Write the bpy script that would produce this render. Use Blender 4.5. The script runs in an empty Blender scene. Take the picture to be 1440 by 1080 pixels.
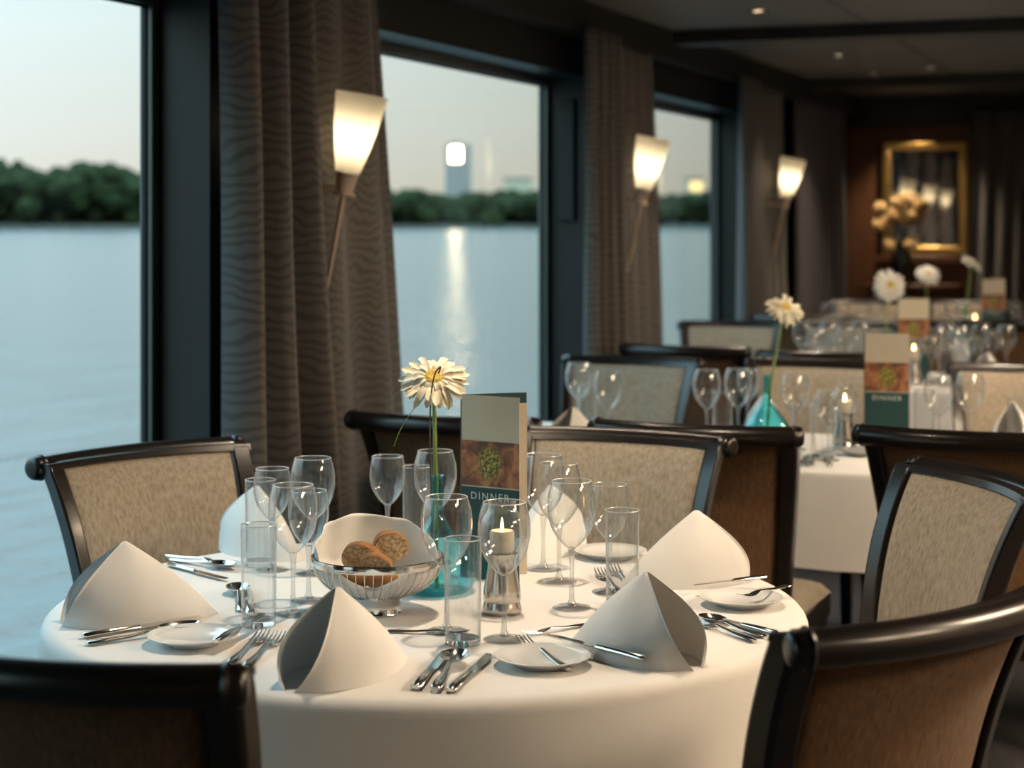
import bpy, math, random
from mathutils import Vector, Matrix
random.seed(7)
PI = math.pi
SC = bpy.context.scene
COL = SC.collection
D2 = bpy.data

# ------------------------------------------------------------------ camera geometry
F = 2520.0            # focal length in pixels of the 1440 x 1080 frame
HY = 310.0            # horizon row
TH = math.atan(980.0 / F)
S_, C_ = math.sin(TH), math.cos(TH)
HC = 1.468            # eye height above the deck
TZ = 0.752            # table cloth top

def cs(lat, d):                       # camera ground coordinates -> ship coordinates
    return (lat * C_ - d * S_, lat * S_ + d * C_)
def W(px, d):
    return cs((px - 720) * d / F, d)
def on_z(px, y, z=TZ):
    return W(px, (HC - z) * F / (y - HY))
def zat(y, d):
    return HC - (y - HY) * d / F

# ------------------------------------------------------------------ materials
MATS = {}
class NT:
    def __init__(s, name):
        s.m = D2.materials.new(name); s.m.use_nodes = True
        s.t = s.m.node_tree; s.t.nodes.clear()
        s.out = s.n('ShaderNodeOutputMaterial')
        MATS[name] = s.m
    def n(s, typ, **kw):
        nd = s.t.nodes.new(typ)
        for k, v in kw.items():
            if k.startswith('i_'):
                key = k[2:].replace('_', ' ')
                nd.inputs[key].default_value = v
            else:
                setattr(nd, k, v)
        return nd
    def l(s, a, b): s.t.links.new(a, b)

def ramp(nt, pts):
    r = nt.n('ShaderNodeValToRGB')
    e = r.color_ramp.elements
    while len(e) < len(pts): e.new(0.5)
    for el, (p, c) in zip(e, pts):
        el.position = p; el.color = (*c, 1)
    return r

def pmat(name, col, rough=0.5, metal=0.0, col2=None, scale=20, detail=4, stretch=(1,1,1), bump=0.0, bscale=None,
         spec=0.5, sheen=0.0, coat=0.0, lo=0.35, hi=0.65, trans=0.0, sss=0.0):
    nt = NT(name)
    b = nt.n('ShaderNodeBsdfPrincipled')
    b.inputs['Base Color'].default_value = (*col, 1)
    b.inputs['Roughness'].default_value = rough
    b.inputs['Metallic'].default_value = metal
    b.inputs['Specular IOR Level'].default_value = spec
    b.inputs['Sheen Weight'].default_value = sheen
    b.inputs['Coat Weight'].default_value = coat
    b.inputs['Coat Roughness'].default_value = 0.12
    if sss:
        b.inputs['Subsurface Weight'].default_value = sss
        b.inputs['Subsurface Radius'].default_value = (0.01, 0.006, 0.004)
    tc = nt.n('ShaderNodeTexCoord'); mp = nt.n('ShaderNodeMapping')
    mp.inputs['Scale'].default_value = stretch
    nt.l(tc.outputs['Object'], mp.inputs['Vector'])
    no = nt.n('ShaderNodeTexNoise'); no.inputs['Scale'].default_value = scale; no.inputs['Detail'].default_value = detail
    nt.l(mp.outputs['Vector'], no.inputs['Vector'])
    if col2:
        r = ramp(nt, [(lo, col), (hi, col2)])
        nt.l(no.outputs['Fac'], r.inputs['Fac']); nt.l(r.outputs['Color'], b.inputs['Base Color'])
    if bump:
        n2 = no
        if bscale:
            n2 = nt.n('ShaderNodeTexNoise'); n2.inputs['Scale'].default_value = bscale
            nt.l(mp.outputs['Vector'], n2.inputs['Vector'])
        bp = nt.n('ShaderNodeBump'); bp.inputs['Strength'].default_value = bump; bp.inputs['Distance'].default_value = 0.004
        nt.l(n2.outputs['Fac'], bp.inputs['Height']); nt.l(bp.outputs['Normal'], b.inputs['Normal'])
    nt.l(b.outputs['BSDF'], nt.out.inputs['Surface'])
    return nt.m

def thin_glass(name, tint=(1, 1, 1), f0=0.05, rough=0.0, power=4.0, edge_shine=None):
    nt = NT(name)
    lw = nt.n('ShaderNodeLayerWeight'); lw.inputs['Blend'].default_value = 0.5
    p = nt.n('ShaderNodeMath', operation='POWER'); p.inputs[1].default_value = power
    nt.l(lw.outputs['Facing'], p.inputs[0])
    m = nt.n('ShaderNodeMath', operation='MULTIPLY_ADD'); m.inputs[1].default_value = 1 - f0; m.inputs[2].default_value = f0
    nt.l(p.outputs[0], m.inputs[0])
    tr = nt.n('ShaderNodeBsdfTransparent'); tr.inputs['Color'].default_value = (*tint, 1)
    gl = nt.n('ShaderNodeBsdfGlossy'); gl.inputs['Roughness'].default_value = rough
    mx = nt.n('ShaderNodeMixShader')
    nt.l(m.outputs[0], mx.inputs['Fac']); nt.l(tr.outputs[0], mx.inputs[1]); nt.l(gl.outputs[0], mx.inputs[2])
    last = mx
    if edge_shine:                          # white mixed in as painted shine for bright outlines, stronger seen edge-on
        h = nt.n('ShaderNodeMath', operation='MULTIPLY_ADD'); h.inputs[1].default_value = edge_shine[1]; h.inputs[2].default_value = edge_shine[0]
        p4 = nt.n('ShaderNodeMath', operation='POWER'); p4.inputs[1].default_value = 5.0
        nt.l(lw.outputs['Facing'], p4.inputs[0]); nt.l(p4.outputs[0], h.inputs[0])
        tl = nt.n('ShaderNodeBsdfTranslucent'); tl.inputs['Color'].default_value = (0.95, 0.95, 0.95, 1)
        df = nt.n('ShaderNodeBsdfDiffuse'); df.inputs['Color'].default_value = (0.95, 0.95, 0.95, 1)
        m2 = nt.n('ShaderNodeMixShader'); nt.l(tl.outputs[0], m2.inputs[1]); nt.l(df.outputs[0], m2.inputs[2])
        m3 = nt.n('ShaderNodeMixShader'); nt.l(h.outputs[0], m3.inputs[0]); nt.l(mx.outputs[0], m3.inputs[1]); nt.l(m2.outputs[0], m3.inputs[2])
        last = m3
    nt.l(last.outputs[0], nt.out.inputs['Surface'])
    return nt.m

def emit_mat(name, col, strength):
    nt = NT(name)
    e = nt.n('ShaderNodeEmission'); e.inputs['Color'].default_value = (*col, 1); e.inputs['Strength'].default_value = strength
    nt.l(e.outputs[0], nt.out.inputs['Surface'])
    return nt.m

def fabric(name, c1, c2, c3):
    """woven upholstery: vertical slub yarns over a fine weave"""
    nt = NT(name)
    b = nt.n('ShaderNodeBsdfPrincipled'); b.inputs['Roughness'].default_value = 0.85
    b.inputs['Specular IOR Level'].default_value = 0.25; b.inputs['Sheen Weight'].default_value = 0.15
    tc = nt.n('ShaderNodeTexCoord'); mp = nt.n('ShaderNodeMapping'); mp.inputs['Scale'].default_value = (1, 1, 0.12)
    nt.l(tc.outputs['Object'], mp.inputs['Vector'])
    n1 = nt.n('ShaderNodeTexNoise'); n1.inputs['Scale'].default_value = 160; n1.inputs['Detail'].default_value = 3
    nt.l(mp.outputs['Vector'], n1.inputs['Vector'])
    n2 = nt.n('ShaderNodeTexNoise'); n2.inputs['Scale'].default_value = 480
    nt.l(tc.outputs['Object'], n2.inputs['Vector'])
    r = ramp(nt, [(0.36, c1), (0.5, c2), (0.66, c3)])
    mx = nt.n('ShaderNodeMath', operation='MULTIPLY_ADD'); mx.inputs[1].default_value = 0.6
    ad = nt.n('ShaderNodeMath', operation='MULTIPLY'); ad.inputs[1].default_value = 0.4
    nt.l(n2.outputs['Fac'], ad.inputs[0]); nt.l(n1.outputs['Fac'], mx.inputs[0]); nt.l(ad.outputs[0], mx.inputs[2])
    nt.l(mx.outputs[0], r.inputs['Fac']); nt.l(r.outputs['Color'], b.inputs['Base Color'])
    bp = nt.n('ShaderNodeBump'); bp.inputs['Strength'].default_value = 0.35; bp.inputs['Distance'].default_value = 0.002
    nt.l(n2.outputs['Fac'], bp.inputs['Height']); nt.l(bp.outputs['Normal'], b.inputs['Normal'])
    nt.l(b.outputs[0], nt.out.inputs['Surface'])
    return nt.m

def moire(name, c1, c2):
    """curtain cloth with a watered, wood-grain like woven pattern"""
    nt = NT(name)
    b = nt.n('ShaderNodeBsdfPrincipled'); b.inputs['Roughness'].default_value = 0.6
    b.inputs['Sheen Weight'].default_value = 0.2; b.inputs['Specular IOR Level'].default_value = 0.3
    tc = nt.n('ShaderNodeTexCoord'); mp = nt.n('ShaderNodeMapping'); mp.inputs['Scale'].default_value = (0.4, 2.2, 0.75)
    nt.l(tc.outputs['Object'], mp.inputs['Vector'])
    w = nt.n('ShaderNodeTexWave', wave_type='BANDS', bands_direction='Z')
    w.inputs['Scale'].default_value = 14; w.inputs['Distortion'].default_value = 11; w.inputs['Detail'].default_value = 1.5
    w.inputs['Detail Scale'].default_value = 0.7
    nt.l(mp.outputs['Vector'], w.inputs['Vector'])
    r = ramp(nt, [(0.15, c1), (0.5, c2), (1.0, c2)])
    nt.l(w.outputs['Fac'], r.inputs['Fac']); nt.l(r.outputs['Color'], b.inputs['Base Color'])
    nt.l(b.outputs[0], nt.out.inputs['Surface'])
    return nt.m

M_wood = pmat('dark_lacquered_wood', (0.006, 0.0045, 0.004), 0.28, col2=(0.013, 0.008, 0.006), scale=14, stretch=(1, 1, 8), coat=0.15)
M_panel = pmat('dark_wall_lacquer', (0.011, 0.012, 0.012), 0.45, col2=(0.015, 0.016, 0.016), scale=3)
M_head = pmat('dark_header_panel', (0.012, 0.011, 0.010), 0.6, col2=(0.016, 0.014, 0.013), scale=3)
M_fab = fabric('tan_upholstery', (0.24, 0.19, 0.135), (0.34, 0.28, 0.21), (0.43, 0.365, 0.285))
M_fabb = fabric('brown_upholstery', (0.105, 0.054, 0.024), (0.155, 0.080, 0.036), (0.21, 0.112, 0.052))
M_cloth = pmat('white_table_linen', (0.80, 0.78, 0.76), 0.8, col2=(0.83, 0.81, 0.79), scale=8, bump=0.12, bscale=900, sheen=0.1, spec=0.2)
M_napk = pmat('white_napkin_linen', (0.84, 0.83, 0.81), 0.8, col2=(0.87, 0.86, 0.84), scale=12, bump=0.15, bscale=700, sheen=0.1, spec=0.2)
M_silver = pmat('polished_silver', (0.78, 0.76, 0.73), 0.12, 1.0, bump=0.02, bscale=60)
M_steel = pmat('brushed_steel', (0.62, 0.58, 0.53), 0.22, 1.0, bump=0.03, scale=40, stretch=(1, 1, 8))
M_china = pmat('white_china', (0.84, 0.84, 0.83), 0.12, coat=0.5)
M_glass = thin_glass('clear_thin_glass', (0.985, 0.99, 0.99), 0.05, rough=0.02, power=3.4, edge_shine=(0.012, 0.34))
M_stemg = thin_glass('stem_glass', (0.97, 0.98, 0.98), 0.16, rough=0.06, power=2.2, edge_shine=(0.05, 0.4))
M_rimg = thin_glass('glass_rim', (0.98, 0.99, 0.99), 0.30, rough=0.25, power=2.0, edge_shine=(0.25, 0.3))
M_pane = thin_glass('window_pane_glass', (0.985, 0.99, 0.99), 0.03, power=5.0)
nt = NT('solid_clear_glass')
g = nt.n('ShaderNodeBsdfGlass'); g.inputs['IOR'].default_value = 1.45; g.inputs['Roughness'].default_value = 0.0
nt.l(g.outputs[0], nt.out.inputs['Surface']); M_sglass = nt.m
M_teal = thin_glass('teal_glass', (0.55, 0.88, 0.91), 0.05, power=3.0)
M_frame = pmat('window_frame_metal', (0.16, 0.18, 0.18), 0.35, 0.6)
M_gasket = pmat('black_gasket', (0.012, 0.012, 0.012), 0.6)
M_curt = moire('moire_curtain', (0.070, 0.063, 0.058), (0.112, 0.103, 0.096))
M_curt2 = moire('dark_curtain', (0.05, 0.042, 0.05), (0.085, 0.075, 0.085))
M_ceil = pmat('grey_ceiling_panel', (0.11, 0.108, 0.105), 0.6, col2=(0.125, 0.122, 0.118), scale=2)
M_beige = pmat('beige_wall_panel', (0.34, 0.30, 0.25), 0.6, col2=(0.37, 0.33, 0.28), scale=2)
M_beam = pmat('dark_ceiling_beam', (0.012, 0.011, 0.010), 0.5)
M_carpet = pmat('dark_carpet', (0.020, 0.022, 0.028), 0.95, col2=(0.05, 0.045, 0.045), scale=60, bump=0.5)
M_brass = pmat('brass_sconce_metal', (0.62, 0.50, 0.40), 0.45, 1.0)
M_gold = pmat('gilded_frame', (0.55, 0.36, 0.12), 0.35, 1.0, bump=0.4, scale=60)
M_rosew = pmat('reddish_brown_wood', (0.075, 0.032, 0.015), 0.35, col2=(0.12, 0.052, 0.022), scale=12, stretch=(1, 1, 6))
M_mirror = pmat('mirror_silvering', (0.85, 0.85, 0.85), 0.02, 1.0)
M_petal = pmat('cream_petal', (0.86, 0.78, 0.58), 0.6, col2=(0.90, 0.85, 0.70), scale=40, sss=0.15)
M_petalw = pmat('white_petal', (0.90, 0.89, 0.82), 0.6, col2=(0.93, 0.92, 0.87), scale=40, sss=0.15)
M_disc = pmat('flower_centre', (0.60, 0.38, 0.06), 0.8, col2=(0.80, 0.62, 0.16), scale=300, bump=0.8)
M_stem = pmat('green_stem', (0.20, 0.30, 0.07), 0.5, col2=(0.27, 0.38, 0.11), scale=30)
M_wire = pmat('thin_dark_wire', (0.05, 0.05, 0.04), 0.4)
M_card = pmat('beige_card', (0.68, 0.61, 0.48), 0.6, col2=(0.71, 0.64, 0.51), scale=10)
M_green = pmat('dark_green_card', (0.010, 0.055, 0.055), 0.45, col2=(0.013, 0.064, 0.062), scale=8)
M_text = pmat('pale_print', (0.80, 0.83, 0.79), 0.6)
M_wax = pmat('ivory_wax', (0.88, 0.78, 0.60), 0.5, sss=0.3)
M_flame = emit_mat('candle_flame', (1.0, 0.62, 0.22), 30.0)
M_bulb = emit_mat('lamp_bulb', (1.0, 0.80, 0.52), 26.0)
M_lens = emit_mat('downlight_lens', (1.0, 0.72, 0.42), 5.0)
M_crumb = pmat('bread_crumb', (0.36, 0.22, 0.10), 0.9, col2=(0.74, 0.60, 0.40), scale=130, bump=0.8)
M_crust = pmat('bread_crust', (0.24, 0.10, 0.03), 0.7, col2=(0.40, 0.19, 0.06), scale=40, bump=0.5)
M_vdark = pmat('dark_vase_glaze', (0.012, 0.018, 0.016), 0.3)
M_orch = pmat('yellow_orchid_petal', (0.75, 0.48, 0.16), 0.6, col2=(0.85, 0.62, 0.32), scale=30)
M_leaf = pmat('dark_leaf', (0.05, 0.07, 0.02), 0.5)

# frosted sconce glass
nt = NT('frosted_lamp_glass')
tr = nt.n('ShaderNodeBsdfTranslucent'); tr.inputs['Color'].default_value = (0.95, 0.90, 0.78, 1)
df = nt.n('ShaderNodeBsdfDiffuse'); df.inputs['Color'].default_value = (0.85, 0.80, 0.70, 1)
mx = nt.n('ShaderNodeMixShader'); mx.inputs[0].default_value = 0.3
nt.l(tr.outputs[0], mx.inputs[1]); nt.l(df.outputs[0], mx.inputs[2]); nt.l(mx.outputs[0], nt.out.inputs['Surface'])
M_frost = nt.m

# photo print on the menus: a plain abstract food-and-flower picture
nt = NT('menu_picture_print')
b = nt.n('ShaderNodeBsdfPrincipled'); b.inputs['Roughness'].default_value = 0.5
tc = nt.n('ShaderNodeTexCoord')
no = nt.n('ShaderNodeTexNoise'); no.inputs['Scale'].default_value = 26; no.inputs['Detail'].default_value = 3; no.inputs['Distortion'].default_value = 1.2
nt.l(tc.outputs['Object'], no.inputs['Vector'])
r1 = ramp(nt, [(0.36, (0.10, 0.055, 0.04)), (0.5, (0.28, 0.10, 0.045)), (0.66, (0.55, 0.25, 0.13))])
nt.l(no.outputs['Fac'], r1.inputs['Fac'])
v = nt.n('ShaderNodeTexNoise'); v.inputs['Scale'].default_value = 150; v.inputs['Detail'].default_value = 2
nt.l(tc.outputs['Object'], v.inputs['Vector'])
r2 = ramp(nt, [(0.42, (0.07, 0.07, 0.012)), (0.62, (0.50, 0.45, 0.10))])
nt.l(v.outputs['Fac'], r2.inputs['Fac'])
gm = nt.n('ShaderNodeMapping'); gm.inputs['Location'].default_value = (0.018, 0, -0.005); gm.inputs['Scale'].default_value = (30, 0, 24)
nt.l(tc.outputs['Object'], gm.inputs['Vector'])
gr = nt.n('ShaderNodeTexGradient', gradient_type='SPHERICAL'); nt.l(gm.outputs['Vector'], gr.inputs['Vector'])
r3 = ramp(nt, [(0.0, (0, 0, 0)), (0.45, (1, 1, 1))])
nt.l(gr.outputs['Fac'], r3.inputs['Fac'])
mx = nt.n('ShaderNodeMix', data_type='RGBA')
nt.l(r3.outputs['Color'], mx.inputs['Factor']); nt.l(r1.outputs['Color'], mx.inputs[6]); nt.l(r2.outputs['Color'], mx.inputs[7])
nt.l(mx.outputs[2], b.inputs['Base Color']); nt.l(b.outputs[0], nt.out.inputs['Surface'])
M_pict = nt.m

# river water
nt = NT('river_water')
b = nt.n('ShaderNodeBsdfPrincipled'); b.inputs['Base Color'].default_value = (0.008, 0.045, 0.060, 1)
b.inputs['Roughness'].default_value = 0.20; b.inputs['IOR'].default_value = 1.9
tc = nt.n('ShaderNodeTexCoord')
mp = nt.n('ShaderNodeMapping'); mp.inputs['Scale'].default_value = (0.9, 0.42, 1); mp.inputs['Rotation'].default_value = (0, 0, 0.35)
nt.l(tc.outputs['Object'], mp.inputs['Vector'])
n1 = nt.n('ShaderNodeTexNoise'); n1.inputs['Scale'].default_value = 1.0; n1.inputs['Detail'].default_value = 5; n1.inputs['Roughness'].default_value = 0.6
nt.l(mp.outputs['Vector'], n1.inputs['Vector'])
bp = nt.n('ShaderNodeBump'); bp.inputs['Strength'].default_value = 0.8; bp.inputs['Distance'].default_value = 0.12
nt.l(n1.outputs['Fac'], bp.inputs['Height']); nt.l(bp.outputs['Normal'], b.inputs['Normal'])
nt.l(b.outputs[0], nt.out.inputs['Surface'])
M_water = nt.m
M_forest = pmat('forest_leaves', (0.014, 0.022, 0.008), 0.9, col2=(0.036, 0.048, 0.018), scale=0.35, spec=0.1)
M_bank = pmat('river_bank_earth', (0.05, 0.055, 0.04), 0.9, col2=(0.10, 0.09, 0.07), scale=0.2)
M_tower = pmat('blue_grey_tower_glass', (0.30, 0.275, 0.26), 0.5, col2=(0.36, 0.33, 0.31), scale=0.3)
M_glint = emit_mat('tower_sun_glint', (1.0, 0.82, 0.50), 30.0)
M_bldg = pmat('pale_far_facade', (0.55, 0.50, 0.36), 0.8, col2=(0.62, 0.55, 0.40), scale=0.3)
M_litwin = emit_mat('lit_far_windows', (1.0, 0.74, 0.30), 2.2)

# ------------------------------------------------------------------ mesh builder
class MB:
    def __init__(s): s.v = []; s.f = []; s.mi = []
    def add(s, vs, fs, mi=0):
        o = len(s.v); s.v += [tuple(p) for p in vs]
        s.f += [tuple(i + o for i in f) for f in fs]; s.mi += [mi] * len(fs)
        return s
    def box(s, x0, x1, y0, y1, z0, z1, mi=0):
        vs = [(x, y, z) for z in (z0, z1) for y in (y0, y1) for x in (x0, x1)]
        return s.add(vs, [(0, 2, 3, 1), (4, 5, 7, 6), (0, 1, 5, 4), (2, 6, 7, 3), (0, 4, 6, 2), (1, 3, 7, 5)], mi)
    def lathe(s, prof, n=32, c=(0, 0, 0), mi=0, mat=None):
        """prof: list of (r, z); r == 0 ends close to a pole"""
        vs = []; rings = []
        for r, z in prof:
            if r <= 1e-6:
                rings.append([len(vs)]); vs.append((c[0], c[1], c[2] + z))
            else:
                rings.append(list(range(len(vs), len(vs) + n)))
                vs += [(c[0] + r * math.cos(2 * PI * k / n), c[1] + r * math.sin(2 * PI * k / n), c[2] + z) for k in range(n)]
        fs = []
        for a, b in zip(rings, rings[1:]):
            if len(a) == 1 and len(b) == 1: continue
            for k in range(n):
                k2 = (k + 1) % n
                if len(a) == 1: fs.append((a[0], b[k2], b[k]))
                elif len(b) == 1: fs.append((a[k], a[k2], b[0]))
                else: fs.append((a[k], a[k2], b[k2], b[k]))
        if mat is not None: vs = [tuple(mat @ Vector(p)) for p in vs]
        return s.add(vs, fs, mi)
    def tube(s, path, rad, n=8, side=None, mi=0, cap=True, square=False):
        """rad: number, or a list per point of number or (rside, rnormal)"""
        P = [Vector(p) for p in path]; m = len(P)
        vs = []
        ref = Vector(side).normalized() if side else None
        prev = None
        for i in range(m):
            t = (P[min(i + 1, m - 1)] - P[max(i - 1, 0)]).normalized()
            if ref is not None: a = (ref - t * ref.dot(t)).normalized()
            elif prev is None:
                a = t.orthogonal().normalized()
            else: a = (prev - t * prev.dot(t)).normalized()
            prev = a
            b_ = t.cross(a)
            r = rad[i] if isinstance(rad, (list, tuple)) else rad
            ra, rb = r if isinstance(r, (list, tuple)) else (r, r)
            for k in range(n):
                an = 2 * PI * k / n + (PI / n if square else 0)
                q = math.sqrt(2) if square else 1
                vs.append(P[i] + a * (ra * q * math.cos(an)) + b_ * (rb * q * math.sin(an)))
        fs = []
        for i in range(m - 1):
            for k in range(n):
                k2 = (k + 1) % n
                fs.append((i * n + k, i * n + k2, (i + 1) * n + k2, (i + 1) * n + k))
        if cap:
            fs.append(tuple(reversed(range(n)))); fs.append(tuple(range((m - 1) * n, m * n)))
        return s.add(vs, fs, mi)
    def grid(s, fn, nu, nv, mi=0):
        vs = [fn(i / nu, j / nv) for j in range(nv + 1) for i in range(nu + 1)]
        fs = [(j * (nu + 1) + i, j * (nu + 1) + i + 1, (j + 1) * (nu + 1) + i + 1, (j + 1) * (nu + 1) + i) for j in range(nv) for i in range(nu)]
        return s.add(vs, fs, mi)
    def slab(s, fa, fb, nu, nv, mi=0):
        """closed solid between surface fa (front) and fb (back)"""
        A = [fa(i / nu, j / nv) for j in range(nv + 1) for i in range(nu + 1)]
        B = [fb(i / nu, j / nv) for j in range(nv + 1) for i in range(nu + 1)]
        k = len(A); w = nu + 1
        fs = []
        for j in range(nv):
            for i in range(nu):
                a = j * w + i
                fs.append((a, a + 1, a + w + 1, a + w)); fs.append((k + a, k + a + w, k + a + w + 1, k + a + 1))
        rim = [i for i in range(w)] + [j * w + nu for j in range(1, nv + 1)] + [nv * w + i for i in range(nu - 1, -1, -1)] + [j * w for j in range(nv - 1, 0, -1)]
        for a, b in zip(rim, rim[1:] + rim[:1]):
            fs.append((b, a, k + a, k + b))
        return s.add(A + B, fs, mi)
    def ball(s, c, r, nu=10, nv=6, mi=0):
        r = r if isinstance(r, (tuple, list)) else (r, r, r)
        vs = [(c[0], c[1], c[2] - r[2])]
        for j in range(1, nv):
            p = -PI / 2 + PI * j / nv
            vs += [(c[0] + r[0] * math.cos(p) * math.cos(2 * PI * k / nu), c[1] + r[1] * math.cos(p) * math.sin(2 * PI * k / nu), c[2] + r[2] * math.sin(p)) for k in range(nu)]
        vs.append((c[0], c[1], c[2] + r[2])); T = len(vs) - 1
        fs = []
        for k in range(nu):
            k2 = (k + 1) % nu
            fs.append((0, 1 + k2, 1 + k)); fs.append((T, T - nu + k, T - nu + k2))
            for j in range(nv - 2):
                a = 1 + j * nu
                fs.append((a + k, a + k2, a + nu + k2, a + nu + k))
        return s.add(vs, fs, mi)
    def xf(s, M):
        s.v = [tuple(M @ Vector(p)) for p in s.v]; return s
    def build(s, name, mats, parent=None, smooth=True, angle=40, bevel=0.0, solid=0.0, subd=0):
        me = D2.meshes.new(name); me.from_pydata(s.v, [], s.f)
        for m in (mats if isinstance(mats, (list, tuple)) else [mats]): me.materials.append(m)
        me.polygons.foreach_set('material_index', s.mi)
        import bmesh
        bm = bmesh.new(); bm.from_mesh(me); bmesh.ops.recalc_face_normals(bm, faces=bm.faces); bm.to_mesh(me); bm.free()
        if smooth:
            me.polygons.foreach_set('use_smooth', [True] * len(me.polygons))
            me.set_sharp_from_angle(angle=math.radians(angle))
        me.update()
        o = D2.objects.new(name, me); COL.objects.link(o)
        if parent: o.parent = parent
        if solid:
            q = o.modifiers.new('thick', 'SOLIDIFY'); q.thickness = solid; q.offset = 0
        if bevel:
            q = o.modifiers.new('bevel', 'BEVEL'); q.width = bevel; q.segments = 2; q.limit_method = 'ANGLE'; q.angle_limit = math.radians(50)
        if subd:
            q = o.modifiers.new('sub', 'SUBSURF'); q.levels = subd; q.render_levels = subd
        return o

def tag(o, label, cat, group=None, kind=None):
    o['label'] = label; o['category'] = cat
    if group: o['group'] = group
    if kind: o['kind'] = kind
    return o
def struct(o): o['kind'] = 'structure'; return o
def thing(name, label, cat, loc=(0, 0, 0), rz=0.0, group=None):
    o = D2.objects.new(name, None); COL.objects.link(o); o.empty_display_size = 0.05
    o.location = loc; o.rotation_euler = (0, 0, rz)
    return tag(o, label, cat, group)
def dup(root, label, loc, rz=0.0, group=None):
    r = root.copy(); COL.objects.link(r); r.location = loc; r.rotation_euler = (0, 0, rz); r['label'] = label
    if group: r['group'] = group
    for ch in list(root.children):
        c = ch.copy(); COL.objects.link(c); c.parent = r
        for gch in list(ch.children):
            e = gch.copy(); COL.objects.link(e); e.parent = c
    return r
class Kind:
    """first use moves the prototype itself, later uses copy it"""
    def __init__(s, proto): s.p = proto; s.used = False
    def put(s, label, loc, rz=0.0, group=None, scale=None):
        if not s.used:
            s.used = True; o = s.p; o.location = loc; o.rotation_euler = (0, 0, rz); o['label'] = label
            if group: o['group'] = group
        else:
            o = dup(s.p, label, loc, rz, group)
        o.scale = (scale,) * 3 if scale else (1, 1, 1)
        return o

# ------------------------------------------------------------------ the room
XW, XP = -2.75, -2.56         # glass plane and inner face of the piers
ZC = 2.40
YE = 13.6
WIN = [(-1.3, 1.1), (1.86, 4.29), (5.02, 7.46), (8.15, 10.40)]
SILL, HEADZ = 0.28, 2.10
struct(MB().box(-2.8, 3.6, -2.6, YE + 0.2, -0.08, 0.0).build('floor', M_carpet, smooth=False))
struct(MB().box(-2.9, 3.6, -2.6, YE + 0.2, ZC, ZC + 0.08).build('ceiling', M_ceil, smooth=False))
w = MB()
w.box(-2.775, XP, -2.6, YE, 0.0, SILL)
w.box(-2.775, XP, -2.6, YE, HEADZ, ZC)
ys = [-2.6] + [y for p in WIN for y in p] + [YE]
for a, b_ in zip(ys[::2], ys[1::2]): w.box(-2.775, XP, a, b_, SILL, HEADZ)
struct(w.build('wall_left', M_panel, smooth=False))
struct(MB().box(3.4, 3.6, -2.6, YE, 0, ZC).build('wall_right', M_beige, smooth=False))
struct(MB().box(-2.9, 3.6, YE, YE + 0.2, 0, ZC).build('wall_end', M_head, smooth=False))
struct(MB().box(-2.9, 3.6, -2.8, -2.6, 0, ZC).build('wall_back', M_beige, smooth=False))
for i, (a, b_) in enumerate(WIN):
    fr = MB(); t = 0.036
    x0, x1 = XW - 0.012, XW + 0.03
    fr.box(x0, x1, a, a + t, SILL, HEADZ); fr.box(x0, x1, b_ - t, b_, SILL, HEADZ)
    fr.box(x0, x1, a + t, b_ - t, SILL, SILL + t); fr.box(x0, x1, a + t, b_ - t, HEADZ - t, HEADZ)
    fo = struct(fr.build('window_%d' % (i + 1), M_frame, smooth=False, bevel=0.004))
    gk = MB(); e = 0.007
    q0, q1 = XW + 0.0, XW + 0.012
    gk.box(q0, q1, a + t, a + t + e, SILL + t, HEADZ - t); gk.box(q0, q1, b_ - t - e, b_ - t, SILL + t, HEADZ - t)
    gk.box(q0, q1, a + t + e, b_ - t - e, SILL + t, SILL + t + e); gk.box(q0, q1, a + t + e, b_ - t - e, HEADZ - t - e, HEADZ - t)
    gk.build('gasket', M_gasket, fo, smooth=False)
    MB().box(XW - 0.004, XW + 0.004, a + t, b_ - t, SILL + t, HEADZ - t).build('pane', M_pane, fo, smooth=False)
# ceiling beams and panel seams
for i, y in enumerate((2.25, 5.4, 8.6, 11.8)):
    struct(MB().box(XP, 3.4, y - 0.11, y + 0.11, ZC - 0.065, ZC).build('trim_%d' % (i + 1), M_beam, smooth=False, bevel=0.006))
struct(MB().box(-1.508, -1.492, -2.6, YE, ZC - 0.004, ZC + 0.001).build('trim_5', M_beam, smooth=False))
struct(MB().box(XP, XP + 0.10, -2.6, YE, ZC - 0.14, ZC).build('trim_6', M_head, smooth=False))     # curtain pelmet
struct(MB().box(XP, XP + 0.015, -2.6, YE, 0, 0.09).build('baseboard_left', M_wood, smooth=False))

# narrow dark slot on the second pier
px_s = MB().box(-2.68, -2.60, 7.435, 7.46, 1.468, 2.0)
tag(px_s.build('wall_speaker', M_gasket, bevel=0.004), 'tall narrow black wall speaker on the pier between the middle and far windows', 'speaker')

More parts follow.
